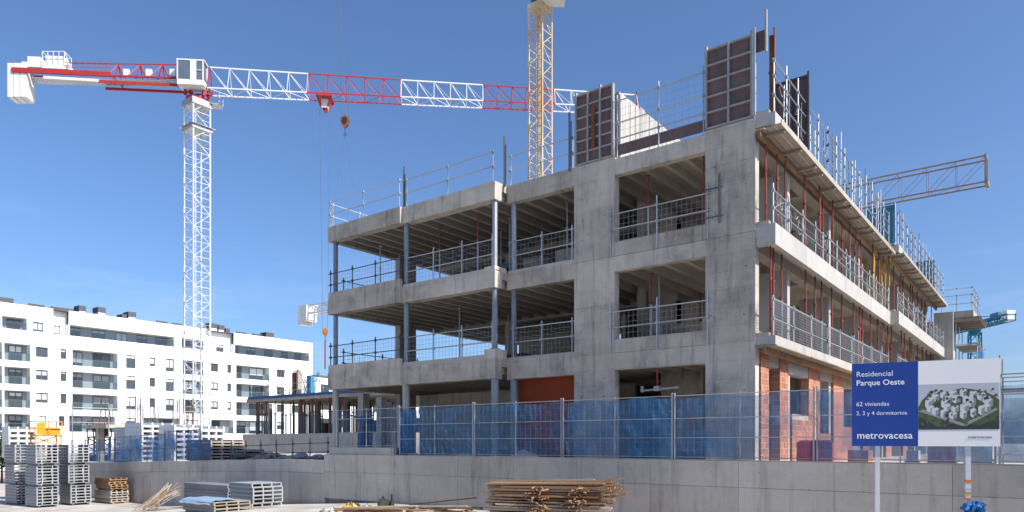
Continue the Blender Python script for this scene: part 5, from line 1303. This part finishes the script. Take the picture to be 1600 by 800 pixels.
for pa, pb in ((45, 70), (80, 115), (245, 262), (270, 285), (370, 385), (395, 410)):
    xx = XA - 3; part('solar_panel', MB().box(xx - .2, xx, onx(pa, xx)[0], onx(pb, xx)[0], fl(4) + 4.15, fl(4) + 5.0), 'roof_unit', A_)

# second, lower white block further right, seen past and through the open building
def simple_block(label, x, pa, pb, nst, z_top, per):
    y0, y1 = onx(pa, x)[0], onx(pb, x)[0]
    t = thing('apartment_building', label, 'building', (x, (y0 + y1) / 2, 0))
    part('wall', MB().box(x - 12, x, y0, y1, 0, z_top), 'render_white', t)
    part('roof', MB().box(x - 11.5, x - .5, y0 + .5, y1 - .5, z_top, z_top + .5), 'roof_unit', t)
    n = max(2, int((y1 - y0) / per))
    for k in range(nst):
        for q in range(n):
            yy = y0 + (q + .3) * (y1 - y0) / n; z = z_top - 2.6 - k * 3
            w_ = part('window', MB().box(x - .02, x + .06, yy, yy + per * .45, z, z + 1.5), 'frame_grey', t)
            part('pane', MB().box(x + .061, x + .07, yy + .08, yy + per * .45 - .08, z + .08, z + 1.42), 'glass', w_)
simple_block('lower white apartment block seen between the low deck and the building', -96, 492, 800, 4, 13.8, 4.0)
simple_block('far white building seen low beyond the right wing', 30, 1640, 1800, 3, 9, 5)

# ------------------------------------------------------------------ right background: scaffold tower, second netting
P = at(1590, HY, 20.5)
t = thing('scaffold_tower', 'galvanised scaffold tower behind the right end of the netted fence', 'scaffold', (P.x, P.y, TZ))
for (dx, dy) in ((-.4, -.4), (.9, -.4), (-.4, .9), (.9, .9)):
    part('standard', MB().tube((P.x + dx, P.y + dy, TZ), (P.x + dx, P.y + dy, TZ + 3.0 + (.25 if dx < 0 else 0)), .028, 6), 'galv', t)
for z in (TZ + .4, TZ + 1.4, TZ + 2.2, TZ + 2.7):
    for dy in (-.4, .9): part('ledger', MB().tube((P.x - .5, P.y + dy, z), (P.x + 1.0, P.y + dy, z), .022, 6), 'galv', t)
    for dx in (-.4, .9): part('ledger', MB().tube((P.x + dx, P.y - .5, z), (P.x + dx, P.y + 1.0, z), .022, 6), 'galv', t)
part('deck', MB().box(P.x - .42, P.x + .92, P.y - .38, P.y + .88, TZ + 2.24, TZ + 2.29), 'timber_grey', t)
for k, (x, yv) in enumerate(((3.2, 9.0), (7.1, 9.0), (11.0, 9.0))):
    t = thing('net_screen', ('blue net screen standing beside the brick panels', 'middle blue net screen behind the advertising board', 'blue net screen behind the scaffold tower')[k], 'fence', (x, yv, TZ), 'blue net screens beside the right wing')
    def bf(u, v, x=x, yv=yv, k=k): return (x + 3.8 * u, yv + .12 * N3(u * 6 + k, v * 3), TZ + .05 + 2.2 * v)
    part('netting', sheet(bf, 24, 10), 'net_blue_dense', t, smooth=True)
    for q in (0, 1.9, 3.8): part('post', MB().tube((x + q, yv, TZ), (x + q, yv, TZ + 2.35), .03, 6), 'galv', t)
for k in range(10):
    x, yv = U(1.6, 8), U(2, 7.5); s = U(.3, .7)
    mb = MB().box(x, x + s, yv, yv + s * 1.2, TZ, TZ + s * U(.5, 1.3))
    t = thing('material_pallet', f'{("white", "pale red", "grey")[k % 3]} wrapped pallet stored beside the right wing', 'pallet', (x, yv, TZ), f'{("white", "pale red", "grey")[k % 3]} pallets beside the right wing')
    part('load', mb.xf(lambda v: v + Vector((0, 0, .14))), ('bag', 'brick_red', 'concrete_light')[k % 3], t)
    part('pallet_board', MB().box(x - .05, x + s + .05, yv - .05, yv + s * 1.2 + .05, TZ, TZ + .138), 'timber_grey', t)
# shrubs at the left edge behind the bundles
for k, (px, d, r_, h) in enumerate(((3, 62, 1.5, 4.0), (-16, 63, 1.8, 4.6), (16, 66, 1.2, 3.4))):
    P = at(px, HY, d); t = thing('green_shrub', ('rounded green shrub behind the aluminium bundles', 'taller green shrub at the end of the shrub row', 'low green shrub farthest behind the bundles')[k], 'shrub', (P.x, P.y, -1.1))
    part('trunk', MB().tube((P.x, P.y, -1.1), (P.x, P.y, h * .5), .1, 6, .05), 'bark', t)
    mb = MB()
    for q in range(700):
        v_ = Vector((random.gauss(0, 1), random.gauss(0, 1), random.gauss(0, 1))).normalized() * (R() ** .4)
        c = Vector((P.x + v_.x * r_, P.y + v_.y * r_, h * .55 - .9 + v_.z * h * .42 + .4)); s = .14
        a_ = Vector((U(-1, 1), U(-1, 1), U(-1, 1))).normalized() * s; b_ = a_.orthogonal().normalized() * s * .6
        mb.add([c - a_, c + b_, c + a_, c - b_], [(0, 1, 2, 3)])
    part('foliage', mb, 'leaf', t)

# drop helper properties
for o in bpy.data.objects:
    if '_b' in o: del o['_b']
